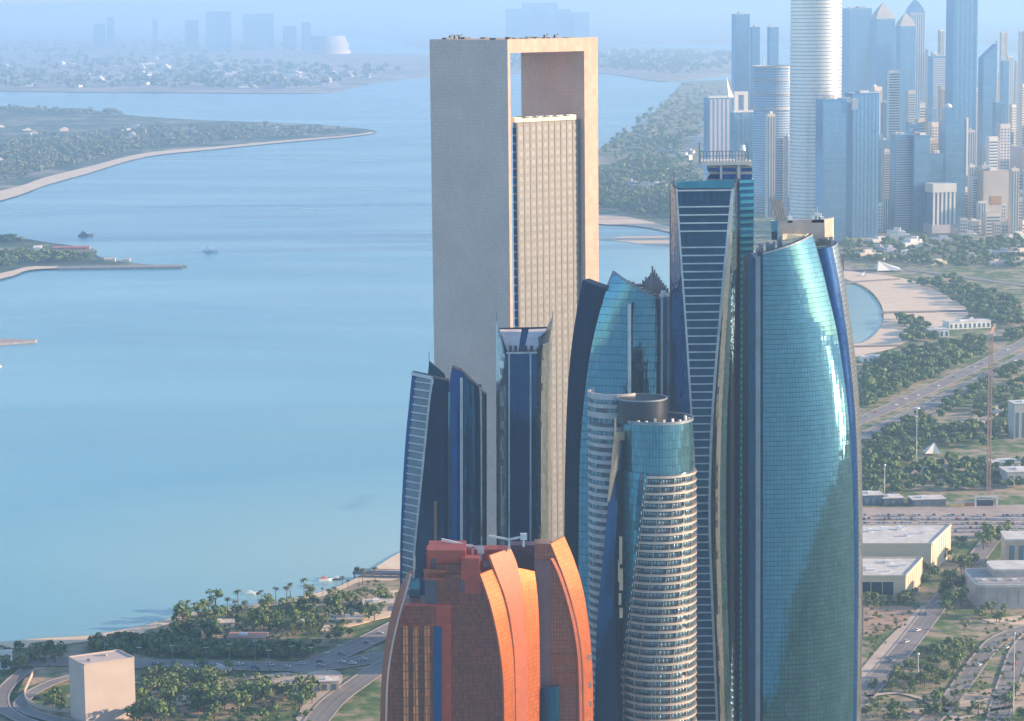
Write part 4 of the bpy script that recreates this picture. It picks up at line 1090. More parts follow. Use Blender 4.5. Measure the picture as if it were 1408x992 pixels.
woods('coast_foliage', [([(822, 240), (930, 190), (960, 250), (960, 310), (870, 298), (822, 288)], 700), ([(830, 206), (940, 118), (1010, 130), (960, 190), (840, 225)], 380)], 2.0, 40)
woods('island_foliage', [([(60, 190), (200, 180), (360, 176), (470, 180), (470, 185), (300, 200), (200, 208), (120, 226), (60, 240), (0, 245), (0, 200)], 900), ([(0, 150), (170, 158), (170, 161), (0, 155)], 160), ([(0, 205), (130, 200), (60, 240), (0, 260)], 120)], 2.2, 34)
woods('spit_foliage', [([(-40, 346), (50, 350), (120, 353), (138, 357), (100, 362), (30, 366), (-40, 380)], 260), ([(-40, 322), (0, 328), (40, 335), (-40, 336)], 90)], 1.2, 40)
woods('far_foliage', [([(0, 80), (250, 78), (440, 92), (560, 100), (430, 126), (150, 126), (0, 124)], 520), ([(590, 80), (900, 75), (900, 100), (600, 100)], 250), ([(0, 55), (420, 58), (420, 75), (0, 76)], 250), ([(840, 70), (1010, 78), (1000, 98), (930, 106), (840, 98)], 200)], 5.5, 26)

woods('bush_foliage', [([(186, 925), (330, 925), (430, 930), (430, 1000), (180, 1000)], 330), ([(250, 850), (430, 835), (520, 800), (540, 840), (440, 880), (300, 890)], 420), ([(0, 900), (95, 896), (60, 930), (0, 935)], 40),
    ([(1190, 945), (1330, 870), (1410, 850), (1410, 1000), (1190, 1000)], 240), ([(1188, 835), (1260, 825), (1270, 850), (1190, 920)], 60), ([(1250, 830), (1330, 745), (1310, 745), (1240, 820)], 60)], .33, 40)
landpoly('sand_patch', [(455, 850), (500, 832), (548, 815), (550, 845), (510, 858), (470, 868), (440, 872)], 1.75, sand_m, True, .3)
landpoly('sand_patch', [(190, 968), (250, 960), (330, 950), (410, 938), (412, 944), (330, 960), (240, 975), (190, 980)], 1.55, sand_m, True, .2)
landpoly('sand_patch', [(1187, 838), (1255, 838), (1240, 862), (1187, 878)], 1.5, patchy('red_soil', [(.30, .20, .15), (.36, .24, .17), (.40, .28, .2), (.44, .32, .24)], .02, .1), True, .2)
landpoly('sand_patch', [(1240, 860), (1280, 845), (1290, 850), (1250, 880)], 1.52, sand_m, True, .2)
landpoly('sand_patch', [(1350, 855), (1420, 850), (1420, 862), (1370, 862)], 1.5, sand_m, True, .2)
landpoly('sand_patch', [(1290, 968), (1420, 940), (1420, 975), (1340, 985)], 1.55, patchy('tan_soil', [(.34, .27, .19), (.40, .31, .22), (.44, .34, .24), (.50, .39, .28)], .02, .1), True, .2)
landpoly('sand_patch', [(1290, 600), (1330, 580), (1370, 560), (1380, 566), (1330, 598), (1300, 610)], 1.5, sand_m, True, .2)
landpoly('sand_patch', [(1186, 655), (1250, 645), (1330, 640), (1330, 648), (1250, 655), (1186, 664)], 1.5, paving, True, .2)

for pts in ([(1212, 433.5), (1330, 430.5), (1330, 429.2), (1212, 431.5)], [(1174, 480), (1242, 478.5), (1242, 477), (1174, 478.5)], [(1164, 391.5), (1238, 386.5), (1238, 385.5), (1164, 390)]):
    landpoly('groyne', pts, 2.6, pbr('groyne_rock', (.22, .19, .17), .9), False, 1.4)

# ================================================================== FAR CITY
def tone(name, c, rough=.6, metal=0.0): return pbr(name, c, rough, metal, .12, .02)
city_blue = glass('city_glass', (.17, .33, .50), .12, .5, .2, .1)  # paleness of distance haze is partly put into these city colours
city_blue2 = glass('city_glass_deep', (.12, .265, .45), .12, .5, .2, .1)
city_lilac = tone('city_lilac', (.46, .42, .45)); city_grey = tone('city_grey', (.44, .42, .40)); city_cream = tone('city_cream', (.66, .54, .43))
city_white = tone('city_white', (.68, .64, .60)); city_win = glass('city_window', (.13, .21, .29), .15, .4, .4, .1)
city_tan = tone('city_tan', (.44, .36, .29)); glint_gold = tone('glint_gold', (.75, .40, .18), .15, .8)
TH = R(13)
def plan(x0, x1, Y, depth=None, th=TH):
    """a turned rectangle whose front and right side together span the columns x0..x1"""
    a, c = XA(x0, Y, 150), XA(x1, Y, 150); w = c-a; d = depth or w*.7
    fw = max(w*.3, (w-d*math.sin(th))/math.cos(th)); e = Vector((math.cos(th), math.sin(th), 0)); s = Vector((-math.sin(th), math.cos(th), 0))
    o = Vector((a+0, Y, 0)); return o, e, s, fw, d
def rect(b, o, e, s, u0, u1, v0, v1, z0, z1):
    p = [o+e*u0+s*v0, o+e*u1+s*v0, o+e*u1+s*v1, o+e*u0+s*v1]
    return b.hexa([Vector((q.x, q.y, z0)) for q in p]+[Vector((q.x, q.y, z1)) for q in p])
def city_tower(x0, x1, top, Y, m, label, cat='tower', style='bands', group=None, wm=None, name='tower_block', fh=3.8, roof='plant', cols=None, depth=None, th=TH, side=True):
    o, e, s, w, d = plan(x0, x1, Y, depth, th)
    zt = P((x0+x1)/2, top, Y).z
    root = thing(name, label, cat, (o.x, o.y, 0), group)
    b = MB(); rect(b, o, e, s, 0, w, 0, d, 0, zt); b.build('wall', m, root)
    wm = wm or city_win
    b = MB(); nf = max(1, int((zt-4)/fh))
    if style == 'bands':
        for k in range(nf):
            z = 3+k*fh; rect(b, o, e, s, w*.04, w*.96, -.25, .05, z, z+fh*.5)
            if side: rect(b, o, e, s, w-.05, w+.25, d*.06, d*.94, z, z+fh*.5)
    elif style == 'ribs':
        n = cols or max(3, int(w/6))
        for i in range(n):
            u = w*(i+.22)/n; rect(b, o, e, s, u, u+w/n*.55, -.25, .05, 3, zt-3)
        if side:
            for i in range(max(2, n//2)):
                v = d*(i+.25)/max(2, n//2); rect(b, o, e, s, w-.05, w+.25, v, v+d/max(2, n//2)*.5, 3, zt-3)
    elif style == 'grid':
        n = cols or max(3, int(w/5))
        for k in range(nf):
            z = 3+k*fh
            for i in range(n):
                u = w*(i+.2)/n; rect(b, o, e, s, u, u+w/n*.6, -.25, .05, z, z+fh*.55)
    if b.v: b.build('window', wm, root, kind='stuff')
    if roof == 'plant':
        for k in range(2):
            b = MB(); u = w*rnd.uniform(.1, .5); v = d*rnd.uniform(.1, .5); rect(b, o, e, s, u, u+w*rnd.uniform(.2, .4), v, v+d*.35, zt, zt+rnd.uniform(2.5, 6)); b.build('roof_plant', city_white if k else city_grey, root)
        b = MB(); rect(b, o, e, s, -.3, w+.3, -.3, d+.3, zt-.8, zt+.9); b.build('parapet', m, root)
    return root, o, e, s, w, d, zt

# round tower running out of the top of the picture
def round_tower():
    Y = 3950.0; x0, x1 = XA(1090, Y, 250), XA(1162, Y, 250); cx, r = (x0+x1)/2, (x1-x0)/2; zt = 392
    root = thing('round_tower', 'tallest round silver tower with fine floor rings, cut by the top of the photo', 'skyscraper', (cx, Y+r, 0))
    rm = pbr('round_cladding', (.70, .63, .58), .30, .55, .06)
    b = MB(); b.cyl(cx, Y+r, 0, zt, r*1.0, r*.97, 56); o = b.build('wall', city_blue2, root)
    b = MB(); z = 4
    while z < zt-2:
        rr = lerp(r, r*.97, z/zt); b.ring(cx, Y+r, z, z+4.5, rr-.4, rr+.4, 0, 6.2831, 56); z += 5.6
    b.build('floor_band', rm, root, kind='stuff')
    b = MB(); b.cyl(cx, Y+r, zt, zt+8, r*.7, r*.5, 32); b.build('roof_drum', rm, root)
round_tower()
# the very tall ribbed one
def ribbed_tall():
    Y = 4600.0; zt = 396
    root, o, e, s, w, d, z = city_tower(1310, 1350, -25, Y, city_blue, 'very tall ribbed blue tower at the right, its top cut by the photo edge', 'skyscraper', 'ribs', name='tall_tower', cols=5, roof=None, wm=city_blue2)
    b = MB(); rect(b, o, e, s, w*.2, w*.8, d*.2, d*.8, z, z+8); b.build('roof_block', city_grey, root)
ribbed_tall()
city_tower(1131, 1171, 137, 3780, city_blue2, 'flat topped blue tower with sunlit white roof boxes, in front of the round silver tower', 'tower', 'bands', wm=city_blue)
b = MB(); p0 = P(1176, 140, 3785); b.box(p0.x, p0.y+6, p0.z-12, p0.z+4, 8, 10); b.box(p0.x-16, p0.y+8, p0.z-2, p0.z+6, 20, 8); b.box(p0.x-34, p0.y+8, p0.z-4, p0.z+1.5, 16, 8)
_r_ = [o for o in COL.objects if o.get('label', '').startswith('flat topped blue tower')][0]
b.build('roof_block', city_white, _r_, kind='stuff')
city_tower(1172, 1217, 129, 3880, city_blue2, 'wide blue tower with upright ribs beside the flat topped one with white roof boxes', 'tower', 'ribs', wm=city_blue)
city_tower(1011, 1035, 20, 5600, city_blue, 'hazy blue slab, left one of the far pair left of the round tower', 'tower', 'ribs', wm=city_blue2)
city_tower(1034, 1047, 38, 5500, city_blue2, 'narrow darker blue slab joined to the far pair left of the round tower', 'tower', 'ribs', wm=city_blue)
city_tower(1058, 1073, 38, 5900, city_blue2, 'lone plain blue block just left of the round silver tower', 'tower', 'bands', wm=city_blue)
# rounded ledged building
def ledge_tower():
    Y = 4350.0; x0, x1 = XA(1038, Y, 200), XA(1096, Y, 200); cx, r = (x0+x1)/2, (x1-x0)/2; z1 = P(1065, 92, Y).z
    root = thing('ledge_tower', 'rounded blue building with pale overhanging ledges left of the round silver tower', 'tower', (cx, Y+r, 0))
    b = MB(); b.cyl(cx, Y+r, 0, z1, r, n=40); b.build('wall', city_blue, root)
    for y in (92, 110, 128, 150):
        z = P(1065, y, Y).z; b = MB(); b.ring(cx, Y+r, z-2.5, z+1, r-2, r+3.5, 0, 6.2831, 40); b.build('ledge', city_grey, root)
    b = MB(); z = 4
    while z < z1-4: b.ring(cx, Y+r, z, z+1.6, r-.5, r+.4, 0, 6.2831, 40); z += 4.2
    b.build('floor_band', city_lilac, root, kind='stuff')
    b = MB(); p = P(1051, 88, Y+r); b.cyl(p.x, p.y, z1, z1+16, .8, .3, 6); b.build('mast', city_white, root)
ledge_tower()
# spired one
root, o, e, s, w, d, zt = city_tower(975, 1010, 134, 3750, city_blue, 'pale blue tower with a white sunlit sail spire on its roof corner', 'tower', 'ribs', wm=city_lilac, roof=None)
b = MB(); p0 = P(1002, 134, 3755); p1 = P(999, 105, 3760); p2 = P(1009, 134, 3762); b.extr([p0, p2, P(1007, 122, 3760), p1], (0, 8, 0)); b.build('spire', city_white, root)
b = MB(); rect(b, o, e, s, -1, w+1, -1, d+1, zt-1, zt+1.6); b.build('parapet', city_white, root)
root, o, e, s, w, d, zt = city_tower(1009, 1041, 152, 3800, city_blue, 'blue block topped by a square white frame, right of the white spire', 'tower', 'ribs', roof=None)
b = MB(); z2 = P(1018, 131, 3800).z
rect(b, o, e, s, 1, 7, 0, 10, zt, z2); b.build('frame_post', city_white, root)
b = MB(); rect(b, o, e, s, 16, 22, 0, 10, zt, z2); b.build('frame_post', city_white, root)
b = MB(); rect(b, o, e, s, 1, 22, 0.1, 9.9, z2+.01, z2+5); b.build('frame_beam', city_white, root)
b = MB(); rect(b, o, e, s, -.5, w+.5, -.5, d+.5, zt-3, zt-.05); b.build('parapet', city_white, root)
# pointed group
def pointed(x0, x1, ysh, ytip, Y, label, m):
    root, o, e, s, w, d, zt = city_tower(x0, x1, ysh, Y, m, label, 'tower', 'ribs', wm=city_blue2 if m is city_blue else city_blue, roof=None)
    zp = P((x0+x1)/2, ytip, Y).z; c = o+e*w/2+s*d/2; b = MB(); n = 4; lv = [(0, 1.0), (.35, .78), (.7, .4), (1, .03)]
    rows = [[Vector((q.x, q.y, lerp(zt, zp, t))) for q in (c-e*w/2*k-s*d/2*k, c+e*w/2*k-s*d/2*k, c+e*w/2*k+s*d/2*k, c-e*w/2*k+s*d/2*k)] for t, k in lv]
    for a, q in zip(rows, rows[1:]): b.hexa(a+q)
    b.build('pointed_roof', city_grey if m is not city_lilac else city_blue, root)
pointed(1204, 1236, 26, 4, 6400, 'hazy blue tower with a tall pointed roof, leftmost of the pointed towers', city_blue)
pointed(1237, 1263, 36, 18, 6200, 'lower blue tower with a rounded pointed roof between two taller pointed ones', city_blue)
pointed(1250, 1276, 18, -2, 6900, 'lilac grey pointed tower, rightmost and tallest of the pointed group', city_lilac)
city_tower(1167, 1205, 12, 6600, city_blue, 'flat topped hazy blue slab directly left of the pointed towers', 'tower', 'ribs', wm=city_blue2)
# sloping top
def slope_tower():
    Y = 4900.0; o, e, s, w, d = plan(1351, 1375, Y); zl, zr = P(1352, 80, Y).z, P(1373, 61, Y).z
    root = thing('slope_tower', 'slim blue tower with a steeply sloping top right of the very tall ribbed one', 'tower', (o.x, o.y, 0))
    b = MB(); p = [o, o+e*w, o+e*w+s*d, o+s*d]; b.hexa([Vector((q.x, q.y, 0)) for q in p]+[Vector((q.x, q.y, z)) for q, z in zip(p, (zl, zr, zr, zl))]); b.build('wall', city_blue2, root)
    b = MB(); z = 4
    while z < zl-3: rect(b, o, e, s, w*.05, w*.95, -.3, .05, z, z+2); z += 4
    b.build('window', city_blue, root, kind='stuff')
    b = MB(); rect(b, o, e, s, w-.8, w+.5, -.5, d*.4, 0, zr+6); b.build('edge_fin', city_white, root)
slope_tower()
# stepped blue one with the white dome
def dome_tower():
    Y = 4080.0
    root, o, e, s, w, d, zt = city_tower(1300, 1335, 167, Y, city_blue2, 'stepped blue tower with a small white dome on top and white right edge', 'tower', 'bands', roof=None, wm=city_blue)
    z2 = P(1308, 148, Y).z; b = MB(); rect(b, o, e, s, .5, w*.38, .5, d*.6, zt, z2); b.build('upper_block', city_blue2, root)
    b = MB(); c = o+e*(w*.2)+s*(d*.3)
    for k in range(5):
        a0, a1 = k*math.pi/10, (k+1)*math.pi/10; b.cyl(c.x, c.y, z2+6*math.sin(a0), z2+6*math.sin(a1), 7*math.cos(a0), max(.05, 7*math.cos(a1)), 14)
    b.build('dome', city_white, root)
    b = MB(); rect(b, o, e, s, w+.3, w+3.5, -1, 8, P(1330, 242, Y).z, zt+5); b.build('edge_fin', city_white, root)
dome_tower()
city_tower(1231, 1257, 186, 4000, city_blue, 'left half of a wide flat blue office tower with a white slot between the halves', 'tower', 'bands', wm=city_lilac)
city_tower(1257, 1284, 187, 3990, city_blue2, 'darker right half of the wide flat office tower beside the white slot', 'tower', 'bands', wm=city_blue)
city_tower(1276, 1294, 194, 4120, city_cream, 'sunlit cream block with a grid of windows rising behind the blue office towers', 'tower', 'grid', cols=4)
city_tower(1278, 1302, 212, 4050, city_blue2, 'blue block below the sunlit cream one, in front of the stepped domed tower', 'tower', 'bands', wm=city_blue)
def columned():
    Y = 3950.0; o, e, s, w, d = plan(1284, 1322, Y); zt = P(1300, 253, Y).z; zc = P(1300, 265, Y).z; zb = P(1300, 310, Y).z
    root = thing('columned_tower', 'building with a white box cap carried on tall white columns over blue glass', 'tower', (o.x, o.y, 0))
    b = MB(); rect(b, o, e, s, 2, w-2, 2, d-1, 0, zc+1); b.build('wall', city_blue, root)
    b = MB(); rect(b, o, e, s, -1, w+1, -2, d+1, zc, zt); b.build('cap', city_white, root)
    for i in range(6):
        u = (w-3)*i/5; b = MB(); rect(b, o, e, s, u, u+3, -1, 1.6, 0, zc-.05); b.build('column', city_white, root)
    b = MB(); rect(b, o, e, s, -3, w+3, -5, d+2, 0, 14); b.build('podium', city_lilac, root)
columned()
city_tower(1339, 1354, 243, 3980, city_white, 'narrow white block with dark floor stripes left of the broad tan block', 'tower', 'bands')
r_ = city_tower(1353, 1397, 236, 3960, city_tan, 'broad tan block with an orange glint on its front, right of the columned building', 'tower', 'bands', wm=city_grey)
b = MB(); rect(b, r_[1], r_[2], r_[3], r_[4]*.28, r_[4]*.72, -.9, -.3, P(1372, 282, 3960).z, P(1372, 270, 3960).z); b.build('orange_glint', glint_gold, r_[0])  # orange glint put into the colour of a metallic panel
city_tower(1392, 1405, 233, 3900, city_cream, 'slim cream tower with a sunlit top at the right edge beside the tan block', 'tower', 'ribs')
city_tower(1366, 1418, 203, 4300, city_lilac, 'wide pale lilac slab behind the tan block at the right edge', 'tower', 'grid', wm=city_grey)
city_tower(1216, 1232, 210, 4150, city_grey, 'narrow grey block in the gap left of the wide blue office tower', 'tower', 'bands')
city_tower(1334, 1343, 228, 4150, city_white, 'thin white block between the stepped domed tower and the striped block', 'tower', 'ribs')
city_tower(1378, 1389, 85, 5300, city_blue, 'slender plain blue tower right of the sloping topped one', 'tower', 'ribs', wm=city_blue2)
city_tower(1282, 1306, 78, 5600, city_blue, 'hazy mid height blue block left of the very tall ribbed tower', 'tower', 'bands', wm=city_lilac)
# everything lower in between: blocks of the far city, each its own
GC = 'blocks of the hazy far city'
def infill(n, xr, yr, Yr, wr, seed):
    q = random.Random(seed)
    for k in range(n):
        x = q.uniform(*xr); Y = q.uniform(*Yr); top = q.uniform(*yr); wpx = q.uniform(*wr)*4500/Y
        zt = P(x, top, Y).z
        if zt < 9: continue
        m = q.choice([city_lilac, city_grey, city_cream, city_white, city_blue, city_cream, city_tan, city_white])
        nm = {city_lilac.name: 'lilac', city_grey.name: 'grey', city_cream.name: 'cream', city_white.name: 'white', city_blue.name: 'blue', city_tan.name: 'tan'}[m.name]
        city_tower(x, x+wpx, top, Y, m, f'plain {nm} block among the crowded hazy city buildings at the upper right', 'building', q.choice(['bands', 'ribs', 'grid', 'bands']),
                   GC+', '+nm, name='city_block', roof='plant' if q.random() < .35 else None, fh=5.0, side=False, th=R(q.uniform(5, 25)))
infill(26, (1195, 1420), (95, 175), (4700, 5600), (9, 20), 3)
infill(34, (1190, 1430), (165, 240), (4250, 4700), (9, 20), 4)
infill(16, (1335, 1430), (225, 285), (3950, 4250), (9, 18), 5)
infill(16, (1040, 1130), (150, 215), (4250, 4700), (8, 15), 6)
infill(10, (1150, 1230), (215, 290), (3950, 4150), (8, 14), 8)
infill(16, (1260, 1420), (30, 90), (6200, 9000), (7, 14), 9)
infill(10, (1290, 1420), (288, 308), (3850, 3980), (8, 20), 10)
infill(34, (1215, 1420), (235, 300), (3990, 4300), (7, 15), 12)
# hazy skyline across the water, far left and middle
def skyline(x0, x1, top, Y, label, kind='ribs', m=city_blue2):
    return city_tower(x0, x1, top, Y, m, label, 'building', kind, name='far_building', roof=None, fh=9, side=False, depth=120, wm=city_blue)
skyline(285, 322, 16, 21000, 'faint wide block of the hazy far skyline, leftmost of the big pair')
skyline(336, 380, 19, 21400, 'faint wide block of the hazy far skyline, right one of the big pair')
skyline(256, 277, 28, 22000, 'faint low block left of the big pair on the far left skyline')
skyline(211, 221, 27, 22500, 'small faint tower standing alone on the far left skyline')
skyline(148, 161, 24, 23000, 'very faint tower farthest left on the hazy skyline')
skyline(129, 148, 33, 23200, 'very faint low block beside the farthest left tower')
skyline(418, 432, 31, 20500, 'dark small block behind the pale rounded hall on the far shore')
skyline(700, 742, 12, 21000, 'faint blue palace wing under the far middle skyline, left half')
skyline(752, 790, 13, 21100, 'faint blue palace wing under the far middle skyline, right half')
skyline(722, 772, 4, 21500, 'faint tall centre of the far palace behind the portal tower', 'bands')
skyline(790, 815, 17, 20800, 'faint low end block of the far palace')
skyline(392, 412, 36, 21000, 'faint little block between the big pair and the pale hall')
def far_hall():
    Y = 19000.0; a, c = P(420, 68, Y), P(478, 62, Y); root = thing('far_hall', 'large pale rounded hall on the far shore at the upper left', 'hall', ((a.x+c.x)/2, Y, 0))
    cx, r = (a.x+c.x)/2, (c.x-a.x)/2; zt = P(448, 50, Y).z; b = MB(); b.cyl(cx, Y+r, 0, zt*.6, r, r*.98, 28); b.build('wall', city_lilac, root)
    b = MB(); b.cyl(cx, Y+r, zt*.6+.2, zt, r*.95, r*.8, 28); b.build('roof', city_lilac, root)
    b = MB(); b.ring(cx, Y+r, 0, zt*.22, r+.5, r+12, 0, 6.2831, 28); b.build('base_wall', city_cream, root)
far_hall()
# low houses on the islands and along the far shores
def villas(n, polys, wr, hr, label, group, seed, mats):
    q = random.Random(seed)
    for k in range(n):
        poly = polys[k % len(polys)]; ps = scatter(poly, 1)
        if not ps: continue
        p = ps[0]; w_, d_, h_ = q.uniform(*wr), q.uniform(*wr)*.6, q.uniform(*hr); m = mats[k % len(mats)]
        b = MB(); a = q.uniform(-.4, .4); b.box(p.x, p.y, 1.2, 1.2+h_, w_, d_, a); b.box(p.x+w_*.1, p.y, 1.2+h_+.01, 2.2+h_*1.4, w_*.4, d_*.5, a)
        tag(b.build('low_building', m), label, 'building', group)
villas(110, [[(0, 90), (200, 80), (440, 100), (430, 124), (0, 122)], [(320, 100), (560, 95), (460, 122), (330, 124)], [(600, 78), (900, 74), (900, 98), (600, 98)]], (30, 120), (8, 20), 'tiny pale building on the hazy far island shore', 'low buildings on the far island', 21, [city_white, city_lilac, city_cream])
villas(16, [[(0, 170), (250, 175), (400, 178), (200, 200), (0, 230)]], (12, 34), (4, 9), 'tiny pale house among the trees on the nearer left island', 'houses on the nearer island', 22, [city_white, city_cream])
villas(22, [[(830, 230), (940, 150), (1000, 160), (950, 290), (830, 285)]], (18, 50), (5, 12), 'small pale building among the trees along the curving far coast', 'buildings along the curving coast', 23, [city_white, city_lilac, city_cream])
villas(26, [[(1150, 325), (1408, 320), (1408, 372), (1180, 366)]], (12, 40), (4, 9), 'small low building in the hazy green strip below the far city', 'buildings in the green strip', 24, [city_white, city_cream, city_lilac])

# ================================================================== NEARER OBJECTS
def block_house(name, label, cat, pts, h, m, roofm, windows=None):
    """pts: ground outline seen in the picture (base corners, anticlockwise)"""
    q = [G(x, y, 1.2) for x, y in pts]; c = sum(q, Vector())/len(q)
    root = thing(name, label, cat, (c.x, c.y, 1.2))
    b = MB(); b.prism([(p.x, p.y) for p in q], 1.2, 1.2+h); b.build('wall', m, root)
    for p, r in zip(q, q[1:]+q[:1]):
        b = MB(); d = (r-p); d.z = 0; n = Vector((d.y, -d.x, 0)).normalized(); d.normalize()
        b.bar(Vector((p.x, p.y, 1.2+h+.35))-d*0+n*.0, Vector((r.x, r.y, 1.2+h+.35))-d*.5, .5, .9); b.build('parapet', m, root)
    return root, q, c, d
# white block, lower left
def white_block():
    Y = 1255.0
    c0, c1, c2 = P(118, 992, Y), P(95, 988, Y+9), P(185.5, 990, Y+14)
    a, b_, c_ = Vector((c0.x, Y, 0)), Vector((XA(95.5, Y+16, 20), Y+16, 0)), Vector((XA(185.5, Y+13, 20), Y+13, 0)); d_ = b_+c_-a
    zt = P(118, 915, Y).z
    root = thing('white_block', 'plain pale windowless block with a flat roof standing by the looping ramp, lower left', 'building', (a.x, a.y, 1.2))
    wm = pbr('pale_render', (.50, .43, .39), .85, 0, .06, .08)
    b = MB(); b.prism([(p.x, p.y) for p in (a, c_, d_, b_)], 1.2, zt); b.build('wall', wm, root)
    for p, r in ((a, c_), (c_, d_), (d_, b_), (b_, a)):
        b = MB(); u = (r-p).normalized()*.35; b.bar(p+u+Vector((0, 0, zt+.3)), r-u+Vector((0, 0, zt+.3)), .6, .6); b.build('parapet', wm, root)
    u = (c_-a); v = (b_-a)
    b = MB(); p = a+v*.35+u*.2; b.box(p.x, p.y, zt, zt+1.2, 1.6, 1.6); b.build('roof_vent', frame_grey, root)
    b = MB(); p = a+v*.7+u*.6; b.box(p.x, p.y, zt, zt+.9, 3.5, 2.2); b.build('roof_hatch', wm, root)
white_block()
cream_l = pbr('cream_render', (.60, .51, .38), .85, 0, .06, .08)
# cream halls at the right
def hall(label, fx0, fx1, by, ex, ey, top_near, roofm, win=True):
    """front base from fx0 to fx1 at row by, right side base runs to (ex, ey)"""
    a, c, d = G(fx0, by), G(fx1, by), G(ex, ey); e = a+(d-c)
    D = c.y; h = P(fx1, top_near, D).z
    root = thing('warehouse_hall', label, 'hall', (c.x, c.y, 1.2))
    b = MB(); b.prism([(p.x, p.y) for p in (a, c, d, e)], 1.2, h-1.2); b.build('wall', cream_l, root)
    b = MB(); k = .5; b.prism([(p.x, p.y) for p in (a+Vector((k, k, 0)), c+Vector((-k, k, 0)), d+Vector((-k, -k, 0)), e+Vector((k, -k, 0)))], h-1.2, h-.9); b.build('roof', roofm, root)
    for p, r in ((a, c), (c, d), (d, e), (e, a)):
        b = MB(); u = (r-p).normalized()*.4; b.bar(p+u+Vector((0, 0, h-.6)), r-u+Vector((0, 0, h-.6)), .8, 1.2); b.build('parapet', cream_l, root)
    u = c-a; v = d-c
    for k in range(6):
        p = a+u*(.35+.1*k)+v*rnd.uniform(.2, .8); b = MB(); b.box(p.x, p.y, h-.9, h+rnd.uniform(.4, 1.6), rnd.uniform(2, 5), rnd.uniform(2, 4)); b.build('roof_unit', white_paint, root)
    for k in range(9):
        p = c+v*((k+.5)/9); b = MB(); n = Vector((v.y, -v.x, 0)).normalized()*.1; b.bar(p+n+Vector((0, 0, 1.3)), p+n+Vector((0, 0, h-1.4)), .35); b.build('pilaster', cream_l, root)
    if win:
        for k in range(5):
            p, r = a+u*(.25+.125*k), a+u*(.25+.125*(k+1)-.01); n = Vector((u.y, -u.x, 0)).normalized()*.15
            b = MB(); b.extr([p+n+Vector((0, 0, 5)), r+n+Vector((0, 0, 5)), r+n+Vector((0, 0, h*.75)), p+n+Vector((0, 0, h*.75))], -n*1.2); b.build('window', glass_navy, root)
    return root
hall('larger cream hall with a sunlit right end wall beside the parking ground', 1090, 1280, 794, 1307, 766, 747, roof_pale, False)
hall('smaller cream hall with a dark glazed front in front of the larger hall', 1120, 1245, 829, 1268, 803, 791, roof_pale, True)
def rounded_hall():
    a, c = G(1343, 841), G(1470, 836); D = a.y; h = P(1345, 808, D).z
    root = thing('rounded_hall', 'grey walled hall with a rounded pale roof rim at the right edge', 'hall', (a.x+20, D+15, 1.2))
    def slab(x0, y0, x1, y1, z0, z1, r, nm, m, ins=0):
        pts = []
        for cx, cy, a0 in ((x1-r, y1-r, 0), (x0+r, y1-r, 90), (x0+r, y0+r, 180), (x1-r, y0+r, 270)):
            for k in range(5): t = R(a0+k*22.5); pts.append((cx+(r-ins)*math.cos(t), cy+(r-ins)*math.sin(t)))
        b = MB(); b.prism(pts, z0, z1); return b.build(nm, m, root)
    slab(a.x, D, a.x+60, D+45, 1.2, h, 5, 'wall', concrete); slab(a.x-.4, D-.4, a.x+60.4, D+45.4, h+.01, h+1.6, 5, 'roof_rim', roof_pale); slab(a.x+1, D+1, a.x+59, D+44, h+1.61, h+1.9, 4, 'roof', roof_grey)
    z2 = P(1372, 782, D+25).z; slab(a.x+13, D+18, a.x+58, D+42, h+1.9, z2, 4, 'upper_wall', concrete); slab(a.x+12.6, D+17.6, a.x+58.4, D+42.4, z2+.01, z2+1.2, 4, 'roof_rim', roof_pale)
    for k in range(7):
        b = MB(); x = a.x+12+k*6.5; b.box(x, D-.05, 3, h-2, .3, .3); b.build('wall_joint', frame_grey, root)
    for k in range(4):
        b = MB(); b.box(a.x+6+k*9, D+9, h+1.9, h+3, 3, 2.5); b.build('roof_unit', white_paint, root)
rounded_hall()
def corner_block():
    a = G(1382, 784); D = a.y; x1 = a.x+40; h = P(1383, 744, D).z
    root = thing('cream_block', 'cream block with a pale roof beyond the rounded hall at the right edge', 'building', (a.x+18, D+8, 1.2))
    b = MB(); b.prism([(a.x, D), (x1, D-3), (x1+2, D+22), (a.x+2, D+25)], 1.2, h); b.build('wall', beige_wall, root)
    b = MB(); b.prism([(a.x-.5, D-.5), (x1+.5, D-3.5), (x1+2.5, D+22.5), (a.x+1.5, D+25.5)], h+.01, h+1.2); b.build('roof', roof_pale, root)
    for k in range(5):
        b = MB(); b.box(a.x+4+k*6, D-.45-.3*k*.9, 4, h-3, 3.2, .4); b.build('window', city_win, root)
corner_block()
def plain_block(x0, x1, base, top, label, m, depth=14, name='low_building', th=.1):
    a, c = G(x0, base), G(x1, base); w_ = c.x-a.x; h = max(3, P(x0, top, a.y).z-1.2)
    root = thing(name, label, 'building', ((a.x+c.x)/2, a.y, 1.2))
    e = Vector((math.cos(th), math.sin(th), 0)); s = Vector((-e.y, e.x, 0)); o = Vector((a.x, a.y, 0))
    b = MB(); rect(b, o, e, s, 0, w_, 0, depth, 1.2, 1.2+h); b.build('wall', m, root)
    b = MB(); rect(b, o, e, s, -.4, w_+.4, -.4, depth+.4, 1.21+h, 1.7+h); b.build('roof', roof_pale if m is not roof_pale else beige_wall, root)
    n = max(2, int(w_/5))
    for k in range(n):
        b = MB(); u = w_*(k+.25)/n; rect(b, o, e, s, u, u+w_/n*.5, -.12, .05, 2.2, 1.2+h*.75); b.build('window', city_win, root)
    b = MB(); rect(b, o, e, s, w_*.3, w_*.5, depth*.3, depth*.6, 1.7+h, 3+h); b.build('roof_unit', white_paint, root)
    return root
plain_block(1366, 1440, 648, 638, 'long white roofed building right of the red crane mast', white_paint, 20)
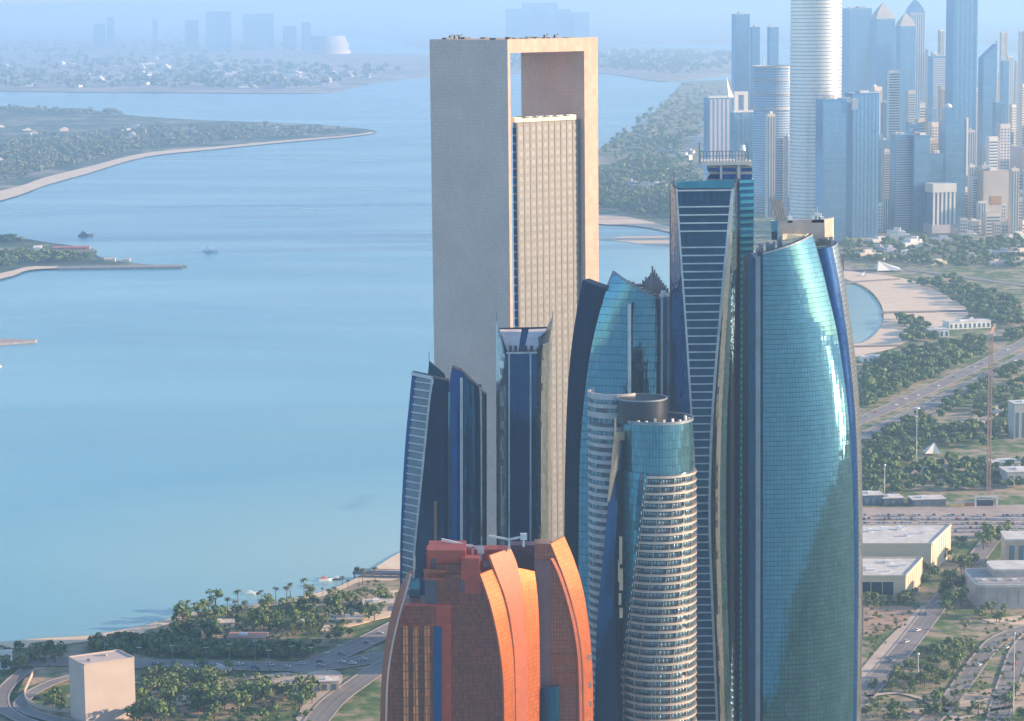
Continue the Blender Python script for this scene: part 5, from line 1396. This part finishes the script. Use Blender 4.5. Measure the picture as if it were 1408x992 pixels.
plain_block(1385, 1440, 672, 650, 'grey block with pale roof lines near the right edge above the parking ground', concrete, 22)
plain_block(1394, 1440, 606, 556, 'dark slatted apartment block cut by the right edge', city_grey, 18, 'apartment_block')
plain_block(312, 364, 888, 879, 'low shore pavilion with a flat reddish roof among the trees', beige_wall, 13, th=-.05)
plain_block(288, 322, 868, 862, 'small pale beach house among palms', roof_pale, 9)
plain_block(405, 418, 866, 856, 'tiny sandy kiosk between the shore trees', beige_wall, 6)
plain_block(464, 500, 862, 853, 'low sand coloured beach building below the pier', roof_pale, 10)
plain_block(500, 545, 846, 832, 'bright sandy terrace building beside the pier', roof_pale, 14)
plain_block(-20, 14, 925, 903, 'pale villa at the left edge above the looping ramp', white_paint, 12)
plain_block(160, 200, 886, 877, 'small pale house by the beach above the white block', roof_pale, 9)
plain_block(440, 466, 955, 938, 'little gatehouse with cream walls on the paved plaza', beige_wall, 8)
plain_block(290, 318, 931, 923, 'white kiosk beside the corniche road', white_paint, 5)
plain_block(1186, 1226, 500, 492, 'white beach pavilion next to the sand below the cove', white_paint, 16)
plain_block(1305, 1368, 455, 444, 'long sunlit white hall behind the cove beach', white_paint, 18, th=.25)
plain_block(1278, 1306, 466, 454, 'white building with tented roof edge among trees by the cove', white_paint, 14)
plain_block(1240, 1262, 352, 346, 'pale shed in the green strip beyond the cove', white_paint, 22)
b_ = [o for o in COL.objects if o.get('label', '').startswith('low shore pavilion')][0]
for ch in b_.children:
    if ch.name.startswith('roof') and 'unit' not in ch.name: ch.data.materials[0] = pbr('reddish_roof', (.42, .22, .16), .8)
# sails and tents
canvas = pbr('canvas', (.80, .74, .64), .8, 0, .05)
def tent(label, x, y, wpx, hpx, lean=.3, n=4):
    p = G(x, y); sc_ = p.y/F; r = wpx*sc_/2; h = hpx*sc_*1.05
    root = thing('tent', label, 'tent', (p.x, p.y, 1.2)); tip = Vector((p.x+r*lean, p.y, 1.2+h)); b = MB()
    ring_ = [Vector((p.x+r*math.cos(R(45+90*k)+.0)*1.3, p.y+r*math.sin(R(45+90*k))*1.3, 1.2+h*.16)) for k in range(4)]
    for k in range(4):
        a, c = ring_[k], ring_[(k+1) % 4]; m1 = (a+c)/2*.82+Vector((p.x, p.y, 1.2+h*.2))*.18
        b.add([a, m1, tip+Vector((0, 0, 0))], [(0, 1, 2)]); b.add([m1, c, tip], [(0, 1, 2)])
    b.build('canopy', canvas, root)
    for q_ in ring_: b = MB(); b.bar((q_.x, q_.y, 1.2), q_, .25); b.build('pole', steel, root)
    b = MB(); b.bar((tip.x, tip.y, 1.2), tip, .3); b.build('mast', steel, root)
tent('white pointed tent canopy standing alone in the park trees', 1281, 627, 24, 16)
tent('white tent roof right beside the glass tower below the cove', 1192, 522, 22, 9)
tent('pale tent near the highway next to the glass tower', 1196, 547, 14, 8, -.2)
tent('white tent among trees south of the cove beach', 1284, 494, 16, 8)
tent('biggest white sail canopy beyond the cove, sunlit and slanting', 1222, 374, 40, 13, -.7)
tent('small white tent on the sand left of the sail canopy', 1187, 381, 12, 6)
tent('small white tent at the seaward tip of the cove beach', 1270, 452, 16, 9, .4)
tent('white marquee peak behind the cove hall, left one', 1335, 446, 18, 9, .2)
tent('white marquee peak behind the cove hall, right one', 1362, 444, 14, 9, .6)
# crane mast
def crane():
    p = G(1359, 690); zt = P(1358, 452, p.y).z; red = pbr('crane_red', (.60, .33, .24), .6)
    root = thing('tower_crane', 'tall thin reddish tower crane mast rising from the park at the right', 'crane', (p.x, p.y, 1.2)); w_ = 1.1
    for sx in (-1, 1):
        for sy in (-1, 1): b = MB(); b.bar((p.x+sx*w_, p.y+sy*w_, 1.2), (p.x+sx*w_, p.y+sy*w_, zt-6), .38); b.build('chord', red, root)
    b = MB(); z = 1.5; k = 0
    while z < zt-9:
        s_ = 1 if k % 2 else -1
        for sy in (-1, 1): b.bar((p.x-s_*w_, p.y+sy*w_, z), (p.x+s_*w_, p.y+sy*w_, z+2.8), .2); b.bar((p.x-w_, p.y+sy*w_, z), (p.x+w_, p.y+sy*w_, z), .2)
        for sx in (-1, 1): b.bar((p.x+sx*w_, p.y-s_*w_, z), (p.x+sx*w_, p.y+s_*w_, z+2.8), .2)
        z += 2.8; k += 1
    b.build('lattice', red, root, kind='stuff')
    b = MB(); b.box(p.x, p.y, zt-6, zt-3.6, 2.8, 2.8); b.build('slew_ring', red, root)
    b = MB(); b.box(p.x+2.2, p.y-.5, zt-5.5, zt-3, 1.6, 1.8); b.build('cab', white_paint, root)
    j = Vector((.25, .97, 0)).normalized()
    b = MB(); o = Vector((p.x, p.y, zt-3.2)); s_ = Vector((-j.y, j.x, 0))
    for q_ in (s_*.7, -s_*.7, Vector((0, 0, 1.4))): b.bar(o-j*12+q_, o+j*44+q_, .3)
    for k in range(18): b.bar(o+j*(-10+k*3)+s_*.7, o+j*(-8.5+k*3)+Vector((0, 0, 1.4)), .16); b.bar(o+j*(-10+k*3)-s_*.7, o+j*(-8.5+k*3)+Vector((0, 0, 1.4)), .16)
    b.build('jib', red, root, kind='stuff')
    b = MB(); c = o-j*11; b.box(c.x, c.y, c.z-1.8, c.z+.8, 2.4, 2.4); b.build('counterweight', concrete, root)
    b = MB(); b.bar(o, o+Vector((0, 0, 5)), .5); b.build('apex', red, root)
crane()
def mast(label, x, yb, yt, name='light_mast', head=2.2, m=None, group=None):
    p = G(x, yb); zt = P(x, yt, p.y).z; root = thing(name, label, 'light mast', (p.x, p.y, 1.2), group)
    b = MB(); b.cyl(p.x, p.y, 1.2, zt, .42, .26, 8); b.build('pole', m or frame_pale, root)
    b = MB(); b.cyl(p.x, p.y, zt, zt+.8, head, head*.8, 10); b.build('lamp_head', m or frame_pale, root)
    return root
mast('tall floodlight mast in the park, with a round head above the tent', 1260, 634, 562, head=2.6)
mast('thin pale mast over the lower right streets', 1393, 985, 872, head=.6)
mast('slim white post near the looping road, lower right', 1262, 940, 900, head=.8)
mast('tall mast beside the rails of the highway near the glass tower', 1216, 690, 640, head=1.0)
for k, (x, y) in enumerate([(316, 916), (351, 912), (428, 921), (468, 918), (238, 918), (144, 904), (510, 915), (284, 921), (402, 919), (192, 921), (370, 925), (450, 928)]):
    p = G(x, y); root = thing('street_lamp', 'slim street lamp along the corniche road at the lower left', 'street lamp', (p.x, p.y, 1.2), 'street lamps of the corniche')
    b = MB(); b.cyl(p.x, p.y, 1.2, 12.5, .2, .13, 6); b.build('pole', frame_grey, root)
    b = MB(); b.bar((p.x-1.6, p.y, 12.5), (p.x+1.6, p.y, 12.6), .25, .2); b.build('lamp_arm', white_paint, root)
# market row above the parking ground
def container(label, x0, x1, base, top, m, name='container', cat='container'):
    a, c = G(x0, base), G(x1, base); h = max(2.4, P(x0, top, a.y).z-1.5); root = thing(name, label, cat, ((a.x+c.x)/2, a.y, 1.5)); w_ = c.x-a.x
    b = MB(); b.box((a.x+c.x)/2, a.y+1.6, 1.7, 1.5+h, w_, 3.0); b.build('body', m, root)
    b = MB()
    for k in range(int(w_/1.2)): b.box(a.x+.6+k*1.2, a.y+.04, 1.8, 1.4+h, .25, .2)
    b.build('rib', m, root, kind='stuff')
    b = MB(); b.box((a.x+c.x)/2, a.y+1.6, 1.5+h+.01, 1.7+h, w_+.2, 3.2); b.build('lid', frame_grey, root)
    b = MB(); b.box((a.x+c.x)/2, a.y+1.6, 1.2, 1.69, w_-.4, 2.6); b.build('skid', dark_metal, root)
col = lambda n, c: pbr(n, c, .6)
plain_block(1187, 1216, 698, 682, 'dark blue low shed beside the glass tower by the parking ground', col('shed_blue', (.06, .10, .16)), 16)
plain_block(1214, 1243, 698, 686, 'dark shed with a red and orange awning by the parking ground', col('shed_dark', (.07, .08, .11)), 14)
plain_block(1255, 1302, 699, 688, 'long low dark shed left of the yellow container', col('shed_grey', (.10, .12, .15)), 14)
container('bright yellow container in the row above the parking ground', 1306, 1326, 700, 692, col('yellow_paint', (.72, .52, .14)))
container('dull red container right next to the yellow one', 1327, 1340, 699, 692, col('red_paint', (.45, .14, .10)))
container('red and orange kiosk on the dark shed left of the yellow container', 1216, 1232, 690, 679, col('orange_paint', (.62, .20, .11)), 'kiosk', 'kiosk')
container('dark box body parked under the white gate frame', 1344, 1366, 699, 688, col('box_navy', (.05, .06, .10)))
def gate():
    a, c = G(1341, 701), G(1371, 701); h = P(1341, 684, a.y).z; root = thing('gate_frame', 'white rectangular gate frame over the dark box right of the red container', 'gate', ((a.x+c.x)/2, a.y, 1.5))
    for x in (a.x, c.x): b = MB(); b.bar((x, a.y-.5, 1.5), (x, a.y-.5, h), 1.0); b.build('post', white_paint, root)
    b = MB(); b.bar((a.x-.5, a.y-.5, h+.55), (c.x+.5, a.y-.5, h+.55), 1.0); b.build('crossbeam', white_paint, root)
gate()
# cars
car_cols = [(.75, .75, .75), (.62, .62, .64), (.12, .12, .13), (.30, .31, .33), (.45, .08, .06), (.70, .68, .62), (.10, .16, .30)]
car_m = [pbr('car_paint', c, .3, .1) for c in car_cols]
def car_mb():
    b = MB(); c = MB(); w_ = MB()
    b.hexa([Vector(p) for p in ((-2.2, -.9, .35), (2.2, -.9, .35), (2.2, .9, .35), (-2.2, .9, .35), (-2.15, -.88, .95), (2.0, -.88, .85), (2.0, .88, .85), (-2.15, .88, .95))])
    b.hexa([Vector(p) for p in ((-1.25, -.7, 1.42), (.35, -.7, 1.42), (.35, .7, 1.42), (-1.25, .7, 1.42), (-1.2, -.66, 1.48), (.3, -.66, 1.48), (.3, .66, 1.48), (-1.2, .66, 1.48))])
    c.hexa([Vector(p) for p in ((-1.85, -.8, .93), (1.0, -.8, .9), (1.0, .8, .9), (-1.85, .8, .93), (-1.25, -.69, 1.42), (.35, -.69, 1.42), (.35, .69, 1.42), (-1.25, .69, 1.42))])
    for x in (-1.35, 1.3):
        for y in (-.86, .86):
            n = len(w_.v); vs = [(x+.33*math.cos(k*.785), y+dy, .34+.33*math.sin(k*.785)) for dy in (-.1, .1) for k in range(8)]
            w_.add(vs, [(i, (i+1) % 8, 8+(i+1) % 8, 8+i) for i in range(8)]+[tuple(range(8)), tuple(range(15, 7, -1))])
    return b, c, w_
cb, cc, cw = car_mb()
cmes = []
for m in car_m:
    me = cb.mesh('car_body'); me.materials.append(m); cmes.append(me)
cab = cc.mesh('cabin_glass'); cab.materials.append(glass_navy); whl = cw.mesh('wheels'); whl.materials.append(dark_metal)
cnames = ['white', 'silver', 'black', 'grey', 'red', 'cream', 'blue']
def car(p, rz, where, group, z=1.85):
    k = rnd.choice([0, 0, 0, 1, 1, 2, 3, 3, 4, 5, 6]); e = thing('car', f'small {cnames[k]} car {where}', 'car', (p.x, p.y, z), group+', '+cnames[k]); e.rotation_euler = (0, 0, rz)
    for nm, me in (('body', cmes[k]), ('cabin', cab), ('wheel', whl)):
        o = bpy.data.objects.new(nm, me); COL.objects.link(o); o.parent = e
        if nm == 'wheel': o['kind'] = 'stuff'
for row, (y, n) in enumerate([(713, 34), (718, 40), (724, 44), (730, 30), (735, 22)]):
    for i in range(n):
        x = 1188+(1420-1188)*(i+rnd.uniform(-.2, .2))/n
        if row > 2 and x < 1312: continue
        if rnd.random() < .68: car(G(x, y+rnd.uniform(-.4, .4)), rnd.choice([1.5, 1.6, 1.55]), 'parked on the sandy parking ground right of the glass tower', 'cars on the parking ground')
for x, y, r_ in ((1290, 834, .75), (1262, 872, .8), (1318, 802, .9), (1275, 850, .8), (1340, 775, .9), (1246, 888, .8), (1226, 914, .85), (1300, 826, .8)):
    car(G(x, y), r_, 'driving on the straight street at the lower right', 'cars on the lower right street', 1.86)
for x, y in ((330, 919), (440, 921), (470, 916), (395, 923), (240, 916), (213, 918), (300, 921), (500, 912), (150, 916), (175, 918), (265, 922), (280, 917), (350, 923), (372, 920), (415, 918), (485, 918), (505, 889), (470, 905), (522, 876), (440, 915)):
    car(G(x, y), rnd.uniform(-.1, .1), 'driving along the corniche road at the lower left', 'cars on the corniche road', 1.9)
for x, y, r_ in ((1205, 570, .5), (1232, 560, .5), (1290, 534, .5), (1350, 504, .5), (1218, 588, .5), (1300, 549, .5), (1370, 512, .5), (1272, 563, .5), (1192, 577, .5), (1245, 552, .5), (1262, 547, .5), (1312, 522, .5), (1322, 537, .5), (1340, 508, .5), (1385, 484, .5), (1396, 499, .5), (1240, 578, .5), (1198, 598, .5), (1284, 555, .5), (1352, 524, .5)):
    car(G(x, y), r_, 'on the wide highway behind the glass tower', 'cars on the highway', 1.86)
for x, y in ((1346, 920), (1364, 900), (1396, 918), (1384, 896)):
    car(G(x, y), 1.0, 'on the looping side street near the lower right corner', 'cars on the side street', 1.86)
# boats
hull_w = pbr('hull_white', (.80, .80, .78), .4); hull_d = pbr('hull_dark', (.06, .10, .11), .5); wake_m = pbr('wake_foam', (.62, .68, .72), .6)
def boat(label, x, y, L, m, cabin_m, rz=0.0, cat='boat', name='boat', wake=0):
    p = G(x, y); root = thing(name, label, cat, (p.x, p.y, 0)); c, s = math.cos(rz), math.sin(rz)
    T = lambda u, v, z: Vector((p.x+u*c-v*s, p.y+u*s+v*c, z)); w_ = L*.15; h = L*.12
    A = [T(-L/2, -w_*.8, -.3), T(L*.2, -w_*.8, -.3), T(L*.45, 0, -.3), T(L*.2, w_*.8, -.3), T(-L/2, w_*.8, -.3)]
    B = [T(-L/2, -w_, h), T(L*.2, -w_, h*1.1), T(L*.55, 0, h*1.4), T(L*.2, w_, h*1.1), T(-L/2, w_, h)]
    b = MB(); n = 5; b.add(A+B, [(4, 3, 2, 1, 0), (5, 6, 7, 8, 9)]+[(i, (i+1) % 5, 5+(i+1) % 5, 5+i) for i in range(5)]); b.build('hull', m, root)
    b = MB(); b.hexa([T(-L*.35, -w_*.65, h), T(L*.12, -w_*.65, h), T(L*.12, w_*.65, h), T(-L*.35, w_*.65, h), T(-L*.32, -w_*.55, h*2.1), T(L*.02, -w_*.55, h*2.1), T(L*.02, w_*.55, h*2.1), T(-L*.32, w_*.55, h*2.1)]); b.build('cabin', cabin_m, root)
    b = MB(); b.hexa([T(-L*.28, -w_*.4, h*2.11), T(-L*.05, -w_*.4, h*2.11), T(-L*.05, w_*.4, h*2.11), T(-L*.28, w_*.4, h*2.11), T(-L*.27, -w_*.35, h*2.7), T(-L*.08, -w_*.35, h*2.7), T(-L*.08, w_*.35, h*2.7), T(-L*.27, w_*.35, h*2.7)]); b.build('flybridge', cabin_m, root)
    b = MB(); b.bar(T(-L*.15, 0, h*2.7), T(-L*.17, 0, h*3.8), .15); b.build('mast', steel, root)
    if wake:
        b = MB(); b.quad(T(-L*.5, -w_*.6, .12), T(-L*.5, w_*.6, .12), T(-L*.5-wake, w_*2.6, .12), T(-L*.5-wake, w_*1.6, .12)); tag(b.build('wake', wake_m), kind='structure')
boat('white motor yacht moving on the open bay at the left', 290, 346.5, 24, hull_w, hull_w, R(-25), 'yacht', 'motor_yacht', 26)
boat('dark blue barge like boat near the green spit', 118, 325, 24, hull_d, hull_d, 0.05)
boat('small white boat near the lower left shore', 346, 817, 8, hull_w, hull_w, .1)
boat('reddish white boat moored off the pier, left one', 448, 798.5, 9, hull_w, pbr('hull_red', (.55, .20, .18), .5), .2)
boat('dark boat moored off the pier, right one', 464, 797.5, 8, hull_d, hull_w, 0)
# pier
def pier():
    z = 4.5; a, c = G(486, 787, z), G(585, 789.5, z); root = thing('pier', 'dark straight pier reaching from the beach beside the hotel into the bay', 'pier', (a.x, a.y, 0))
    b = MB(); b.bar(a+Vector((0, 3, -.6)), c+Vector((0, 3, -.6)), 6.5, 1.6); b.build('deck', pbr('pier_dark', (.10, .13, .18), .7), root)
    for y in (0, 6): b = MB(); b.bar(a+Vector((0, y, .9)), c+Vector((0, y, .9)), .2, .4); b.build('rail', dark_metal, root)
    for k in range(8):
        p = a.lerp(c, k/8); b = MB(); b.cyl(p.x+.5, p.y+2, -1, z-1.4, .5, n=8); b.build('pile', concrete, root)
    b = MB(); b.box(a.x+2, a.y+3, z+.2, z+2.4, 3, 4); b.build('landing_hut', dark_metal, root)
pier()
# red roofed things on the spit
def spit_bits():
    for lab, x0, x1, y, h, m, nm in (('long low red roofed shed at the tip of the green spit', 72, 122, 345, 5, pbr('shed_red', (.42, .17, .17), .8), 'red_shed'), ('sandy hut mound on the breakwater end of the spit', 143, 158, 362, 6, beige_wall, 'hut'), ('small hut on the breakwater', 168, 178, 361, 4, city_grey, 'hut'), ('pale house among the trees of the spit', 46, 56, 346, 7, city_white, 'spit_house')):
        a, c = G(x0, y), G(x1, y); root = thing(nm, lab, 'hut', ((a.x+c.x)/2, a.y, 1.5)); w_ = c.x-a.x
        b = MB(); b.box((a.x+c.x)/2, a.y+5, 1.5, 1.5+h*.6, w_, 10); b.build('wall', m, root)
        b = MB(); x0_, x1_ = a.x-.5, c.x+.5; b.add([(x0_, a.y-.6, 1.51+h*.6), (x1_, a.y-.6, 1.51+h*.6), (x1_, a.y+10.6, 1.51+h*.6), (x0_, a.y+10.6, 1.51+h*.6), (x0_, a.y+5, 1.5+h), (x1_, a.y+5, 1.5+h)], [(0, 1, 5, 4), (2, 3, 4, 5), (0, 4, 3), (1, 2, 5), (3, 2, 1, 0)]); b.build('roof', m, root)
spit_bits()

# ================================================================== HAZE
hz = MB(); hz.box(0, 18000, -1.5, 432, 91000, 55000)
hm, ht, hb = nodes('haze_air'); ht.nodes.remove(hb)
pv = N(ht, 'ShaderNodeVolumePrincipled'); pv.inputs['Density'].default_value = 0.85e-4
pv.inputs['Color'].default_value = (.44, .69, 1.0, 1); pv.inputs['Anisotropy'].default_value = .3
ht.links.new(pv.outputs[0], ht.nodes['Material Output'].inputs['Volume'])
tag(hz.build('haze', hm), kind='stuff')
